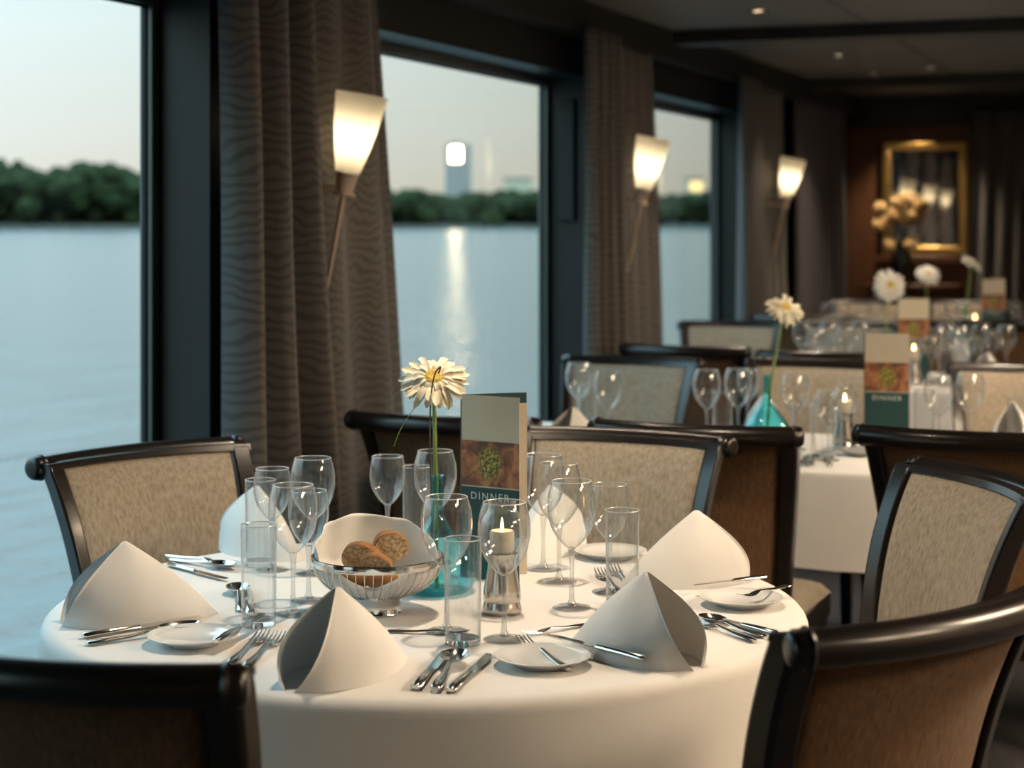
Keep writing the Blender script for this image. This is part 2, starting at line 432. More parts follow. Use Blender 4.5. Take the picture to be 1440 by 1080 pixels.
# ------------------------------------------------------------------ curtains
def curtain(label, y0t, y1t, y0b, y1b, x, nf, amp, m=M_curt, seed=0, z0=0.03, z1=2.27, axis='Y', bow=0.0, grp='curtains on the window piers'):
    rnd = random.Random(seed)
    ph = [rnd.uniform(-0.6, 0.6) for _ in range(nf + 2)]
    def fn(u, v):
        z = z1 + (z0 - z1) * v
        g = v ** 0.8
        a = y0t + (y0b - y0t) * g; b2 = y1t + (y1b - y1t) * g + bow * math.sin(PI * v)
        k = u * nf; i = int(min(k, nf - 1)); fr_ = k - i
        phs = ph[i] * (1 - fr_) + ph[i + 1] * fr_
        wv = math.sin(2 * PI * k + phs + 0.5 * v)
        wv = wv + 0.3 * math.sin(4 * PI * k + 1.3 * phs)
        dx = amp * (0.75 + 0.45 * v) * wv
        yy = a + (b2 - a) * u + 0.012 * math.sin(6 * v + 5 * u)
        return (x + dx, yy, z) if axis == 'Y' else (yy, x + dx, z)
    o = MB().grid(fn, nf * 14, 40).build('curtain', m, solid=0.004, angle=180)
    return tag(o, label, 'curtain', grp)
curtain('grey-brown watered curtain left of the nearest wall lamp, beside the big left window', 4.07, 4.57, 4.10, 4.78, -2.38, 3, 0.072, seed=1, bow=-0.04)
curtain('brown watered curtain behind the nearest wall lamp, edging the middle window', 4.60, 5.23, 4.62, 5.56, -2.492, 3, 0.034, seed=2, bow=-0.03)
curtain('grey curtain with a pale lit edge left of the second wall lamp', 7.05, 7.52, 7.05, 7.58, -2.41, 4, 0.040, seed=3)
curtain('dark brown curtain hanging behind and below the second wall lamp', 7.52, 8.29, 7.54, 8.50, -2.495, 5, 0.032, seed=4)
curtain('grey curtain with a pale lit fold left of the third wall lamp', 9.66, 10.14, 9.66, 10.14, -2.41, 4, 0.040, seed=5)
curtain('brown curtain hanging behind and below the third wall lamp', 10.24, 11.1, 10.24, 11.2, -2.50, 5, 0.032, seed=6)
curtain('dark violet-grey curtain in the corner beyond the third wall lamp', 11.4, 13.0, 11.4, 13.0, -2.48, 10, 0.04, m=M_curt2, seed=7)
curtain('long grey pleated curtain on the end wall beside the gilded mirror', -1.62, 0.30, -1.62, 0.30, YE - 0.12, 16, 0.035, seed=8, axis='X', grp='curtains on the end wall')

# ------------------------------------------------------------------ sconces
def make_sconce():
    t = thing('wall_lamp', 'x', 'wall lamp')
    # local: +X out of the wall, axis leans out; origin at the foot of the rod on the wall
    dirv = Vector((0.20, 0, 0.98)).normalized()
    def at(s): return Vector((0.03, 0, 0)) + dirv * s
    MB().tube([at(0.0), at(0.02), at(0.31), at(0.33)], [0.004, 0.006, 0.009, 0.009], 12).build('rod', M_brass, t)
    rot = Vector((0, 0, 1)).rotation_difference(dirv).to_matrix().to_4x4()
    base = Matrix.Translation(at(0.33)) @ rot
    MB().lathe([(0, -0.012), (0.034, -0.012), (0.036, -0.004), (0.027, 0.0), (0.029, 0.02), (0.034, 0.056), (0.036, 0.060), (0, 0.060)], 28, mat=base).build('socket', M_brass, t)
    so = Matrix.Translation(at(0.385)) @ rot
    sh = MB().lathe([(0.036, 0.0), (0.052, 0.07), (0.067, 0.15), (0.0765, 0.233), (0.0775, 0.2355), (0.0760, 0.2365), (0.0745, 0.2350)], 40, mat=so).build('lamp_shade', M_frost, t)
    sh['label'] = 'glowing frosted glass cone shade'
    MB().lathe([(0, 0.075), (0.012, 0.08), (0.018, 0.105), (0.015, 0.135), (0, 0.15)], 16, mat=so).build('bulb', M_bulb, t)
    bp = at(0.335)
    MB().tube([(-0.08, 0.0, bp.z), (bp.x, 0.0, bp.z)], 0.006, 10).tube([(-0.08, 0, bp.z + 0.012), (bp.x * 0.9, 0, bp.z + 0.012)], 0.003, 8).build('bracket', M_brass, t)
    MB().box(-0.09, -0.075, -0.05, 0.05, bp.z - 0.05, bp.z + 0.05).build('wall_plate', M_brass, t, bevel=0.004)
    return t
K_sc = Kind(make_sconce())
zf = 1.23
for (y, lab) in ((4.74, 'nearest and largest glowing cone wall lamp, between the big left window and the middle window'),
                 (7.70, 'second glowing cone wall lamp, between the middle and far windows'),
                 (10.60, 'third glowing cone wall lamp, beyond the far window')):
    K_sc.put(lab, (-2.47, y, zf), 0, 'cone wall lamps on the window wall')

# ------------------------------------------------------------------ ceiling downlights
def make_down():
    t = thing('ceiling_light', 'x', 'ceiling light')
    MB().lathe([(0.045, 0.0), (0.043, -0.007), (0.032, -0.008), (0.030, 0.0)], 24).build('trim_ring', M_steel, t)
    MB().lathe([(0, -0.003), (0.030, -0.003)], 24).build('lens', M_lens, t)
    return t
K_dl = Kind(make_down())
def spot(x, y, e, col=(1.0, 0.80, 0.58), size=95):
    L = D2.lights.new('downlight_spot', 'SPOT'); L.energy = e; L.color = col; L.spot_size = math.radians(size); L.spot_blend = 0.7; L.shadow_soft_size = 0.04
    o = D2.objects.new('downlight_spot', L); COL.objects.link(o); o.location = (x, y, ZC - 0.02)
DL = [((1066, 14), 'nearest of the small ceiling downlights, before the first dark beam', 16),
      ((1179, 77), 'ceiling downlight in the middle panel, just beyond the first dark beam', 15),
      ((1229, 103), 'ceiling downlight before the second dark beam, nearer the windows', 15),
      ((1309, 95), 'ceiling downlight beside the panel seam before the second dark beam', 15),
      ((1290, 134), 'small ceiling downlight just beyond the second dark beam', 18),
      ((1320, 150), 'farthest small ceiling downlight, above the end wall', 10)]
for (p, lab, e) in DL:
    x, y = on_z(p[0], p[1], ZC) if False else W(p[0], (ZC - HC) * F / (HY - p[1]))
    y = min(y, 13.2)
    K_dl.put(lab, (x, y, ZC), 0, 'recessed ceiling downlights')
    spot(x, y, e * 2.6)
for (x, y, e) in ((-1.9, 4.9, 6), (-1.25, 3.35, 26), (-0.6, 6.2, 30), (0.6, 5.0, 34), (0.6, 8.0, 22), (-0.6, 9.0, 18)):
    K_dl.put('recessed ceiling downlight over the near tables', (x, y, ZC), 0, 'recessed downlights above the near tables')
    spot(x, y, e * 2.6)

def make_fill_panel():  # added out-of-view glowing panels, soft warm fill from the right
    t = thing('added_fill_panel', 'x', 'ceiling light')
    fr = MB()
    fr.box(-0.33, 0.33, -0.63, -0.60, -0.025, 0); fr.box(-0.33, 0.33, 0.60, 0.63, -0.025, 0)
    fr.box(-0.33, -0.30, -0.60, 0.60, -0.025, 0); fr.box(0.30, 0.33, -0.60, 0.60, -0.025, 0)
    fr.build('frame', M_steel, t, smooth=False, bevel=0.002)
    MB().box(-0.30, 0.30, -0.60, 0.60, -0.015, -0.005).build('added_fill_diffuser', M_pan, t, smooth=False)
    return t
M_pan = emit_mat('fill_panel_diffuser', (1.0, 0.77, 0.53), 39.0)
K_pa = Kind(make_fill_panel())
for (x, y, l) in ((2.5, 2.3, 'added fill light panel farthest right, nearest the camera end'), (1.5, 3.9, 'added fill light panel over the aisle right of the round table'), (1.5, 7.0, 'added fill light panel over the aisle right of the second table')):
    K_pa.put(l, (x, y, ZC), 0, 'added fill light panels over the aisle')

# ------------------------------------------------------------------ chairs
def bp_(s, t, off):
    hw = 0.200 + 0.048 * t ** 1.3
    y = -0.205 - 0.045 * t - 0.080 * t ** 3 - 0.045 * (1 - s * s) + off
    return (s * hw, y, 0.45 + 0.49 * t)
def make_chair():
    t = thing('dining_chair', 'x', 'chair')
    def seat(u, v, top):
        x = (u * 2 - 1); y = (v * 2 - 1)
        hwx = 0.215 + 0.02 * v
        d = max(abs(x), abs(y))
        sx = x * hwx; sy = 0.005 + y * 0.225
        k = (1 - abs(x) ** 6) * (1 - abs(y) ** 6)
        return (sx, sy, 0.425 + (0.045 * k ** 0.35 if top else 0.0))
    MB().slab(lambda u, v: seat(u, v, True), lambda u, v: seat(u, v, False), 20, 20).build('seat', M_fab, t, angle=60)
    sf = MB()
    sf.box(-0.225, 0.225, 0.205, 0.235, 0.36, 0.425); sf.box(-0.21, 0.21, -0.235, -0.205, 0.36, 0.425)
    sf.box(-0.232, -0.205, -0.235, 0.235, 0.36, 0.425); sf.box(0.205, 0.232, -0.235, 0.235, 0.36, 0.425)
    sf.build('seat_frame', M_wood, t, bevel=0.004, smooth=False)
    se = 0.89
    def S(u): return (u * 2 - 1) * se
    def T(v): return 0.11 + v * 0.868
    def bul(u, v): return 0.014 * ((1 - (u * 2 - 1) ** 8) * (1 - (v * 2 - 1) ** 8)) ** 0.5
    MB().slab(lambda u, v: bp_(S(u), T(v), 0.010 + bul(u, v)), lambda u, v: bp_(S(u), T(v), -0.004), 24, 20).build('backrest', M_fab, t, angle=60)
    o = MB().slab(lambda u, v: bp_(S(u), T(v), -0.006), lambda u, v: bp_(S(u), T(v), -0.016 - 0.5 * bul(u, v)), 24, 20).build('back_panel', M_fabb, t, angle=60)
    o['label'] = 'brown upholstered rear of the back'
    for sg in (-1, 1):
        MB().slab(lambda u, v: bp_(sg * (se + u * 0.18), v * 1.0, 0.020), lambda u, v: bp_(sg * (se + u * 0.18), v * 1.0, -0.030), 3, 24).build('stile', M_wood, t, bevel=0.007, angle=50)
    MB().slab(lambda u, v: bp_((u * 2 - 1) * se, 0.02 + v * 0.10, 0.016), lambda u, v: bp_((u * 2 - 1) * se, 0.02 + v * 0.10, -0.024), 20, 2).build('lower_rail', M_wood, t, bevel=0.004)
    tr_ = MB().slab(lambda u, v: bp_((u * 2 - 1) * 1.07, 0.974 + v * 0.026, 0.019), lambda u, v: bp_((u * 2 - 1) * 1.07, 0.974 + v * 0.026, -0.034), 28, 3)
    path = [bp_(s, 0.975, -0.040) for s in [-1.10 + 2.2 * k / 28 for k in range(29)]]
    rr = [0.026] * 29
    p0, p1 = Vector(path[0]), Vector(path[-1])
    e0 = (p0 - Vector(path[1])).normalized(); e1 = (p1 - Vector(path[-2])).normalized()
    path = [p0 + e0 * 0.010, p0 + e0 * 0.008, p0] + path[1:-1] + [p1, p1 + e1 * 0.008, p1 + e1 * 0.010]
    rr = [0.012, 0.020, 0.0265] + rr[1:-1] + [0.0265, 0.020, 0.012]
    tr_.tube(path, rr, 20, side=(0, 0, 1))
    for s in (-1.04, 1.04):                      # turned ring near each end of the roll
        q = Vector(bp_(s, 0.975, -0.040)); dv = (Vector(bp_(s + 0.02, 0.975, -0.040)) - q).normalized()
        tr_.tube([q - dv * 0.005, q, q + dv * 0.005], [0.027, 0.0295, 0.027], 20, side=(0, 0, 1))
    tr_.build('top_rail', M_wood, t, angle=50)
    for sg in (-1, 1):
        a = Vector(bp_(sg * 0.96, 0.02, -0.005))
        MB().tube([a + Vector((0, 0, 0.01)), (a.x, a.y, 0.39), (a.x * 1.0, a.y - 0.02, 0.2), (a.x * 1.02, a.y - 0.07, 0.0)], [0.022, 0.021, 0.018, 0.015], 4, side=(1, 0, 0), square=True).build('leg', M_wood, t, bevel=0.003)
        MB().tube([(sg * 0.205, 0.20, 0.40), (sg * 0.205, 0.20, 0.2), (sg * 0.205, 0.203, 0.0)], [0.021, 0.019, 0.014], 4, side=(1, 0, 0), square=True).build('leg', M_wood, t, bevel=0.003)
    return t
K_ch = Kind(make_chair())
def chair_at(lat, d, fac, lab, grp):
    """centre of the top-rail chord (camera ground coords), facing vector (camera ground coords)"""
    fx, fy = cs(*fac); L = math.hypot(fx, fy); fx /= L; fy /= L
    x, y = cs(lat, d)
    return K_ch.put(lab, (x + 0.325 * fx, y + 0.325 * fy, 0), math.atan2(-fx, fy), grp)
G1 = 'dining chairs around the near round table'
chair_at(-0.825, 4.07, (0.69, -0.72), 'tan upholstered chair before the big left window, behind the left napkin', G1)
chair_at(0.262, 4.36, (-0.40, -0.92), 'tan upholstered chair at the back of the round table, right of the menu card', G1)
chair_at(0.925, 3.66, (-0.965, -0.26), 'grey-tan upholstered chair at the right side of the round table, its front turned to us', G1)
chair_at(0.555, 2.44, (-0.60, 0.80), 'brown-backed chair cut off by the lower right corner, seen from behind', G1)
chair_at(-0.565, 2.19, (0.30, 0.95), 'almost black chair back cut off by the lower left corner', G1)
AX = (S_, C_); AXB = (-S_, -C_)      # along the ship, away from / towards the camera
G2 = 'dining chairs at the second table'
def chair_px(px, d, away, lab, grp, tw=0.0):
    f = AX if away else AXB
    f = (f[0] * math.cos(tw) - f[1] * math.sin(tw), f[0] * math.sin(tw) + f[1] * math.cos(tw))
    chair_at((px - 720) * d / F, d, f, lab, grp)
chair_px(628, 4.80, True, 'chair seen from behind with its dark rail just left of the near menu card', G2)
chair_px(981, 4.60, True, 'black chair back with a thick rail, right of the tan chair at the round table', G2)
chair_px(1362, 4.46, True, 'chair seen from behind at the right frame edge, before the dark green menu', G2)
chair_px(886, 6.72, False, 'tan chair facing us by the middle window, behind two wine glasses', G2)
chair_px(1150, 6.60, False, 'tan chair facing us behind the teal vase of the second table', G2)
chair_px(1442, 6.40, False, 'tan chair facing us at the right frame edge behind wine glasses', G2)
G3 = 'dining chairs at the third table'
chair_px(966, 7.45, True, 'chair with a shining dark rail beside the curtain below the second wall lamp', G3)
chair_px(1163, 7.10, True, 'chair seen from behind, its dark rail rising behind the tan chair by the teal vase', G3)
chair_px(1028, 9.15, False, 'tan chair facing us before the far window', G3, 0.15)
chair_px(1195, 9.10, False, 'tan chair facing us at the third table behind the white gerbera', G3)
G4 = 'dining chairs at the fourth table'
chair_px(1130, 9.8, True, 'dark olive chair back beyond the far window, behind the nearest blurred gerbera', G4)
chair_px(1272, 9.4, True, 'chair seen from behind before the fourth table, below the dark vase', G4)
chair_px(1428, 9.30, True, 'chair seen from behind before the fourth table, by the farthest menu', G4)
chair_px(1225, 11.6, False, 'far chair facing us below the orchid arrangement', G4)
chair_px(1358, 11.6, False, 'far chair facing us between the two farthest gerberas', G4)

# ------------------------------------------------------------------ tables and cloths
cx, cy = cs(-0.158, 3.365)
RT = 0.70
t = thing('round_table', 'round pedestal table nearest to us, under a floor-side white cloth', 'table', (cx, cy, 0))
t['label'] = 'round pedestal table nearest to us, hidden under a white cloth'
MB().lathe([(0, 0.725), (RT - 0.04, 0.725), (RT - 0.03, 0.731), (RT - 0.03, 0.744), (RT - 0.035, 0.7485), (0, 0.7485)], 96).build('tabletop', M_wood, t)
MB().lathe([(0.045, 0.04), (0.04, 0.3), (0.045, 0.66), (0.12, 0.725), (0, 0.725)], 24).build('column', M_wood, t)
MB().lathe([(0, 0.0), (0.30, 0.0), (0.30, 0.015), (0.10, 0.045), (0.045, 0.06), (0, 0.06)], 40).build('base', M_wood, t)
def rcloth(u, v):
    a = 2 * PI * u
    w_ = 0.5 * math.sin(9 * a + 0.7) + 0.35 * math.sin(14 * a + 2.1) + 0.25 * math.sin(5 * a)
    if v < 0.5:
        r = (RT - 0.02) * (v / 0.5); z = TZ
    elif v < 0.65:
        k = (v - 0.5) / 0.15 * PI / 2
        r = RT - 0.02 + 0.026 * math.sin(k); z = TZ - 0.026 * (1 - math.cos(k))
    else:
        k = (v - 0.65) / 0.35
        r = RT + 0.006 + 0.012 * k + 0.022 * k ** 1.3 * w_ * 0.9 + 0.006 * k; z = TZ - 0.026 - 0.20 * k
    return (r * math.cos(a), r * math.sin(a), z)
c_ = MB().grid(rcloth, 160, 40)
o = c_.build('tablecloth', M_cloth, angle=180); o.location = (cx, cy, 0)
tag(o, 'round white cloth draped over the near table', 'tablecloth', 'white tablecloths')

def rect_table(x0, x1, y0, y1, lab, clab, drop=0.27):
    t = thing('long_table', lab, 'table', ((x0 + x1) / 2, (y0 + y1) / 2, 0))
    hx, hy = (x1 - x0) / 2, (y1 - y0) / 2
    MB().box(-hx, hx, -hy, hy, 0.72, 0.7485).build('tabletop', M_wood, t, bevel=0.004)
    for sx in (-1, 0, 1):
        p = (sx * (hx - 0.5), 0, 0)
        MB().lathe([(0, 0.72), (0.10, 0.72), (0.045, 0.66), (0.04, 0.3), (0.045, 0.06), (0.16, 0.02), (0.17, 0.0), (0, 0.0)], 24, c=p).build('pedestal', M_wood, t)
    # cloth: rounded-rectangle loops
    def loop(e, z, wob):
        pts = []; rc = 0.012 + max(e, 0) * 0.6; n = 6
        ax, ay = hx + e, hy + e
        segs = [((ax - rc, ay - rc), 0), ((-ax + rc, ay - rc), PI / 2), ((-ax + rc, -ay + rc), PI), ((ax - rc, -ay + rc), 1.5 * PI)]
        for i, ((qx, qy), a0) in enumerate(segs):
            for k in range(n + 1):
                a = a0 + k / n * PI / 2
                pts.append((qx + rc * math.cos(a), qy + rc * math.sin(a), z))
            (nx, ny), a1 = segs[(i + 1) % 4]
            p = Vector((qx + rc * math.cos(a0 + PI / 2), qy + rc * math.sin(a0 + PI / 2), z)); q = Vector((nx + rc * math.cos(a1), ny + rc * math.sin(a1), z))
            nn = Vector((math.cos(a0 + PI / 2), math.sin(a0 + PI / 2), 0))
            for k in range(1, 24):
                f = k / 24
                pts.append(tuple(p.lerp(q, f) + nn * wob * (math.sin(f * (q - p).length * 14 + i) + 0.5 * math.sin(f * (q - p).length * 31)) * math.sin(PI * f)))
        return pts
    L = [loop(-0.02, TZ, 0), loop(-0.004, TZ, 0), loop(0.003, TZ - 0.004, 0), loop(0.006, TZ - 0.014, 0)] + [loop(0.006 + 0.022 * k, TZ - 0.014 - (drop - 0.014) * k, 0.009 * k) for k in (0.15, 0.35, 0.55, 0.75, 0.9, 1.0)]
    n = len(L[0]); m = MB(); vs = [p for l_ in L for p in l_]
    fs = [(j * n + k, j * n + (k + 1) % n, (j + 1) * n + (k + 1) % n, (j + 1) * n + k) for j in range(len(L) - 1) for k in range(n)]
    fs.append(tuple(range(n)))
    m.add(vs, fs)
    o = m.build('tablecloth', M_cloth, angle=60); o.location = ((x0 + x1) / 2, (y0 + y1) / 2, 0)
    tag(o, clab, 'tablecloth', 'white tablecloths')
rect_table(-2.27, 0.55, 5.06, 5.98, 'long table second from us, beneath the cloth with the teal vase', 'white cloth on the second table, its front drop hanging beside the black chair')
rect_table(-2.27, 0.55, 7.66, 8.58, 'long table third from us, under a white cloth with crowded glasses', 'white cloth on the third table, under the crowded glasses')
rect_table(-2.27, 0.55, 10.25, 11.20, 'long table farthest from us, before the mirror wall', 'white cloth on the farthest table, before the mirror wall')

# ------------------------------------------------------------------ stemware
def shell(outer, th):
    """closed thin shell from an outer profile (bottom to rim)"""
    inner = [(max(r - th, 0), z + (th if i == 0 else 0)) for i, (r, z) in enumerate(outer)]
    return outer + list(reversed(inner))
def ring(r, z, q):
    return MB().lathe([(r + q * math.cos(2 * PI * k / 8), z + q * math.sin(2 * PI * k / 8)) for k in range(9)], 48)
def make_wine(h, rim, bowl_h, rmax, foot, name):
    t = thing(name, 'x', 'wine glass')
    zb = h - bowl_h
    prof = [(0.0, zb), (0.010, zb + 0.003), (rmax * 0.55, zb + bowl_h * 0.14), (rmax * 0.84, zb + bowl_h * 0.31), (rmax * 0.98, zb + bowl_h * 0.50), (rmax, zb + bowl_h * 0.60),
            (rmax * 0.985, zb + bowl_h * 0.76), ((rmax + rim) / 2 * 0.99, zb + bowl_h * 0.9), (rim, h)]
    pr = []
    for i in range(len(prof) - 1):                     # smooth it
        p0 = prof[max(i - 1, 0)]; p1 = prof[i]; p2 = prof[i + 1]; p3 = prof[min(i + 2, len(prof) - 1)]
        for k in range(4):
            q = k / 4
            f = lambda a, b, c, d: 0.5 * (2 * b + (c - a) * q + (2 * a - 5 * b + 4 * c - d) * q * q + (3 * b - a - 3 * c + d) * q ** 3)
            pr.append((max(f(p0[0], p1[0], p2[0], p3[0]), 0), f(p0[1], p1[1], p2[1], p3[1])))
    pr.append(prof[-1]); pr[0] = (0, zb)
    MB().lathe(shell(pr, 0.0013), 40).build('bowl', M_glass, t)
    ring(rim - 0.0006, h, 0.0010).build('rim', M_rimg, t)
    MB().tube([(0, 0, zb + 0.001), (0, 0, zb - 0.010), (0, 0, zb - 0.03), (0, 0, 0.05), (0, 0, 0.016), (0, 0, 0.006)], [0.0075, 0.0056, 0.0042, 0.0038, 0.0050, 0.010], 14).build('stem', M_stemg, t)
    MB().lathe([(0, 0.0), (foot * 0.98, 0.0), (foot, 0.0012), (foot * 0.97, 0.0025), (foot * 0.5, 0.0042), (0.012, 0.0065), (0, 0.007)], 40).build('foot', M_glass, t)
    return t
K_big = Kind(make_wine(0.235, 0.0365, 0.125, 0.045, 0.036, 'wine_glass'))
K_small = Kind(make_wine(0.208, 0.0335, 0.105, 0.0385, 0.034, 'wine_glass'))
def make_tumbler():
    t = thing('water_tumbler', 'x', 'drinking glass')
    MB().lathe([(0, 0.012), (0.027, 0.012), (0.0285, 0.016), (0.0305, 0.178), (0.0318, 0.178), (0.0300, 0.0), (0, 0.0)], 40).build('wall', M_glass, t)
    ring(0.0312, 0.178, 0.0010).build('rim', M_rimg, t)
    MB().lathe([(0, 0.0005), (0.0285, 0.0005), (0.029, 0.003), (0.0283, 0.0115), (0, 0.0115)], 40).build('base', M_sglass, t)
    return t
K_tum = Kind(make_tumbler())
KK = {'B': (K_big, 0.235), 'S': (K_small, 0.208), 'T': (K_tum, 0.178)}
def glass(kind, px, d, lab, grp=None):
    x, y = W(px, d)
    return KK[kind][0].put(lab, (x, y, TZ), random.uniform(0, 6), grp or ('wine glasses on the near round table' if kind != 'T' else 'tumblers on the near round table'))
glass('T', 364, 3.17, 'straight tumbler nearest the left bread plate, cutlery seen through it')
glass('T', 366, 3.72, 'straight tumbler half hidden behind the leftmost wine glasses')
glass('B', 440, 3.63, 'wine glass with the highest rim in the left cluster, before the grey curtain')
glass('S', 383, 3.67, 'leftmost wine glass, before the pale napkin in the left cluster')
glass('B', 412, 3.26, 'wine glass in the middle of the left cluster, behind the front one')
glass('S', 434, 3.37, 'front right wine glass of the left cluster, beside the bread basket')
glass('S', 545, 3.86, 'lone wine glass before the dark chair, left of the teal vase neck')
glass('B', 612, 3.74, 'wine glass right behind the gerbera stem')
glass('T', 586, 3.92, 'straight tumbler just behind the teal vase neck')
glass('B', 628, 3.12, 'wide wine glass before the teal vase, right of the bread basket')
glass('T', 651, 3.03, 'straight tumbler before the candle lamp, behind the spoons')
glass('B', 709, 3.06, 'wine glass overlapping the candle lamp, its stem before the silver base')
glass('B', 764, 3.68, 'wine glass peeping out from behind the right edge of the menu card')
glass('B', 786, 3.55, 'wine glass just right of the menu card, behind the tall front one')
glass('B', 804, 3.31, 'front wine glass of the right cluster, standing clear on the cloth')
glass('S', 857, 3.45, 'small rightmost wine glass, before the tan chair back')
glass('T', 875, 3.33, 'straight tumbler at the right, partly behind the front right napkin')

# ------------------------------------------------------------------ napkins
def cat(pts, n):
    out = []
    for i in range(len(pts) - 1):
        p0 = Vector(pts[max(i - 1, 0)]); p1 = Vector(pts[i]); p2 = Vector(pts[i + 1]); p3 = Vector(pts[min(i + 2, len(pts) - 1)])
        for k in range(n):
            q = k / n
            out.append(0.5 * (2 * p1 + (p2 - p0) * q + (2 * p0 - 5 * p1 + 4 * p2 - p3) * q * q + (3 * p1 - p0 - 3 * p2 + p3) * q ** 3))
    out.append(Vector(pts[-1])); return out
def make_napkin():
    base = cat([(-0.010, 0.132, 0), (-0.052, 0.095, 0), (-0.074, 0.02, 0), (-0.052, -0.07, 0), (-0.012, -0.136, 0), (0.012, -0.136, 0), (0.052, -0.07, 0), (0.074, 0.02, 0), (0.052, 0.095, 0), (0.010, 0.132, 0)], 5)
    apex = Vector((0, 0.022, 0.142)); n = len(base) - 1
    def fn(u, v, off):
        k = u * n; i = min(int(k), n - 1)
        p = base[i].lerp(base[i + 1], k - i)
        q = p.lerp(apex, v)
        e = abs(u * 2 - 1)
        out = Vector((p.x, p.y - 0.0, 0)); out = out.normalized() if out.length > 1e-5 else Vector((0, -1, 0))
        q = q + out * (0.012 * math.sin(PI * v) + off * (1 - 0.0 * v))
        # front rims curl a little outward, ridge stays crisp
        k2 = max(0, e - 0.55) / 0.45
        q.x += (1 if u > 0.5 else -1) * 0.034 * math.sin(PI * v ** 0.9) * k2 ** 1.5
        q.y += 0.010 * math.sin(PI * v) * k2
        return (q.x, q.y, max(q.z, 0.0))
    m = MB().slab(lambda u, v: fn(u, v * 0.985, 0.0022), lambda u, v: fn(u, v * 0.985, -0.0022), 45, 18)
    o = m.build('folded_napkin', M_napk, angle=50)
    return tag(o, 'x', 'napkin')
K_nap = Kind(make_napkin())
tcl = Vector((-0.158, 3.365))
def napkin(lat, d, lab, grp, tw=0.0, centre=None, rz=None, sc=None):
    x, y = cs(lat, d)
    if rz is None:
        vx, vy = x - cx, y - cy
        rz = math.atan2(-vx, vy) + tw
    return K_nap.put(lab, (x, y, TZ + 0.0005), rz, grp, sc)
GN = 'folded napkins on the near round table'
napkin(-0.674, 3.22, 'folded white napkin at the left edge, before the window-side chair', GN, 0.1)
napkin(-0.262, 2.83, 'folded white napkin at the front of the table, its hollow side turned left', GN, -0.42)
napkin(0.345, 3.55, 'folded white napkin behind the right bread plate, farther of the two at right', GN, 0.0)
napkin(0.204, 2.95, 'folded white napkin beside the front bread plate, nearer of the two at right', GN, 0.05)
napkin(-0.54, 3.87, 'folded white napkin half hidden behind the left glass cluster', GN)
napkin(0.075, 3.88, 'folded napkin hidden mostly behind the menu card and right glasses', GN)

# ------------------------------------------------------------------ plates
def make_plate():
    t = MB().lathe([(0, 0.0), (0.045, 0.0), (0.048, 0.003), (0.060, 0.008), (0.077, 0.0155), (0.078, 0.017), (0.0765, 0.0175), (0.058, 0.0105), (0.046, 0.006), (0, 0.0055)], 64).build('bread_plate', M_china)
    return tag(t, 'x', 'plate')
K_pl = Kind(make_plate())
GP = 'bread plates on the near round table'
def plate(px, y, lab, grp=GP):
    X, Y = on_z(px, y); return K_pl.put(lab, (X, Y, TZ + 0.0005), 0, grp)
plate(272, 905, 'small white bread plate at the left, beside the two silver handles')
plate(763, 935, 'small white bread plate at the front with a knife across its rim')
plate(1042, 851, 'small white bread plate at the right edge of the table')
plate(858, 784, 'small white bread plate in the back right, seen through the glasses')
plate(290, 800, 'small plate behind the left napkin, beside the far left cutlery') if False else None

# ------------------------------------------------------------------ cutlery (local: handle end at origin, tip along +Y)
def handle(m, L, w0, w1, z1):
    m.tube([(0, 0, 0.004), (0, 0.004, 0.004), (0, 0.03, 0.0045), (0, L * 0.55, 0.005), (0, L, z1)], [(w0 * 0.55, 0.002), (w0 * 0.95, 0.003), (w0, 0.0034), (w0 * 0.62, 0.0028), (w1, 0.0022)], 12, side=(1, 0, 0))
def make_knife():
    t = thing('table_knife', 'x', 'knife')
    m = MB(); m.tube([(0, 0, 0.005), (0, 0.003, 0.005), (0, 0.05, 0.0055), (0, 0.096, 0.005), (0, 0.10, 0.005)], [(0.005, 0.003), (0.0085, 0.0045), (0.0075, 0.0048), (0.0062, 0.0042), (0.0055, 0.0035)], 12, side=(1, 0, 0)); m.build('handle', M_silver, t)
    def bl(u, v, s):
        y = 0.10 + 0.115 * v
        wl = -0.0065; wr = 0.0085 * (1 - max(0, v - 0.72) ** 2 * 10) if v > 0.72 else 0.0085
        if v < 0.08: wl = -0.005; wr = 0.005 + 0.0035 * v / 0.08
        return (wl + (max(wr, wl + 0.0008) - wl) * u, y, 0.005 + s * 0.0010 * (1 - 0.85 * u))
    MB().slab(lambda u, v: bl(u, v, 1), lambda u, v: bl(u, v, -1), 4, 24).build('blade', M_silver, t)
    return t
def make_fork():
    t = thing('table_fork', 'x', 'fork')
    m = MB(); handle(m, 0.125, 0.0085, 0.0032, 0.010); m.build('handle', M_silver, t)
    h = MB()
    h.tube([(0, 0.122, 0.0098), (0, 0.136, 0.0085), (0, 0.150, 0.005), (0, 0.158, 0.0038)], [(0.0032, 0.0020), (0.0095, 0.0016), (0.0118, 0.0015), (0.0118, 0.0014)], 10, side=(1, 0, 0))
    for k in range(4):
        x = -0.0099 + k * 0.0066
        h.tube([(x, 0.155, 0.0040), (x, 0.172, 0.0045), (x * 0.96, 0.188, 0.0075), (x * 0.94, 0.200, 0.0115)], [(0.0019, 0.0013), (0.0017, 0.0012), (0.0014, 0.0010), (0.0007, 0.0006)], 8, side=(1, 0, 0))
    h.build('tines', M_silver, t)
    return t
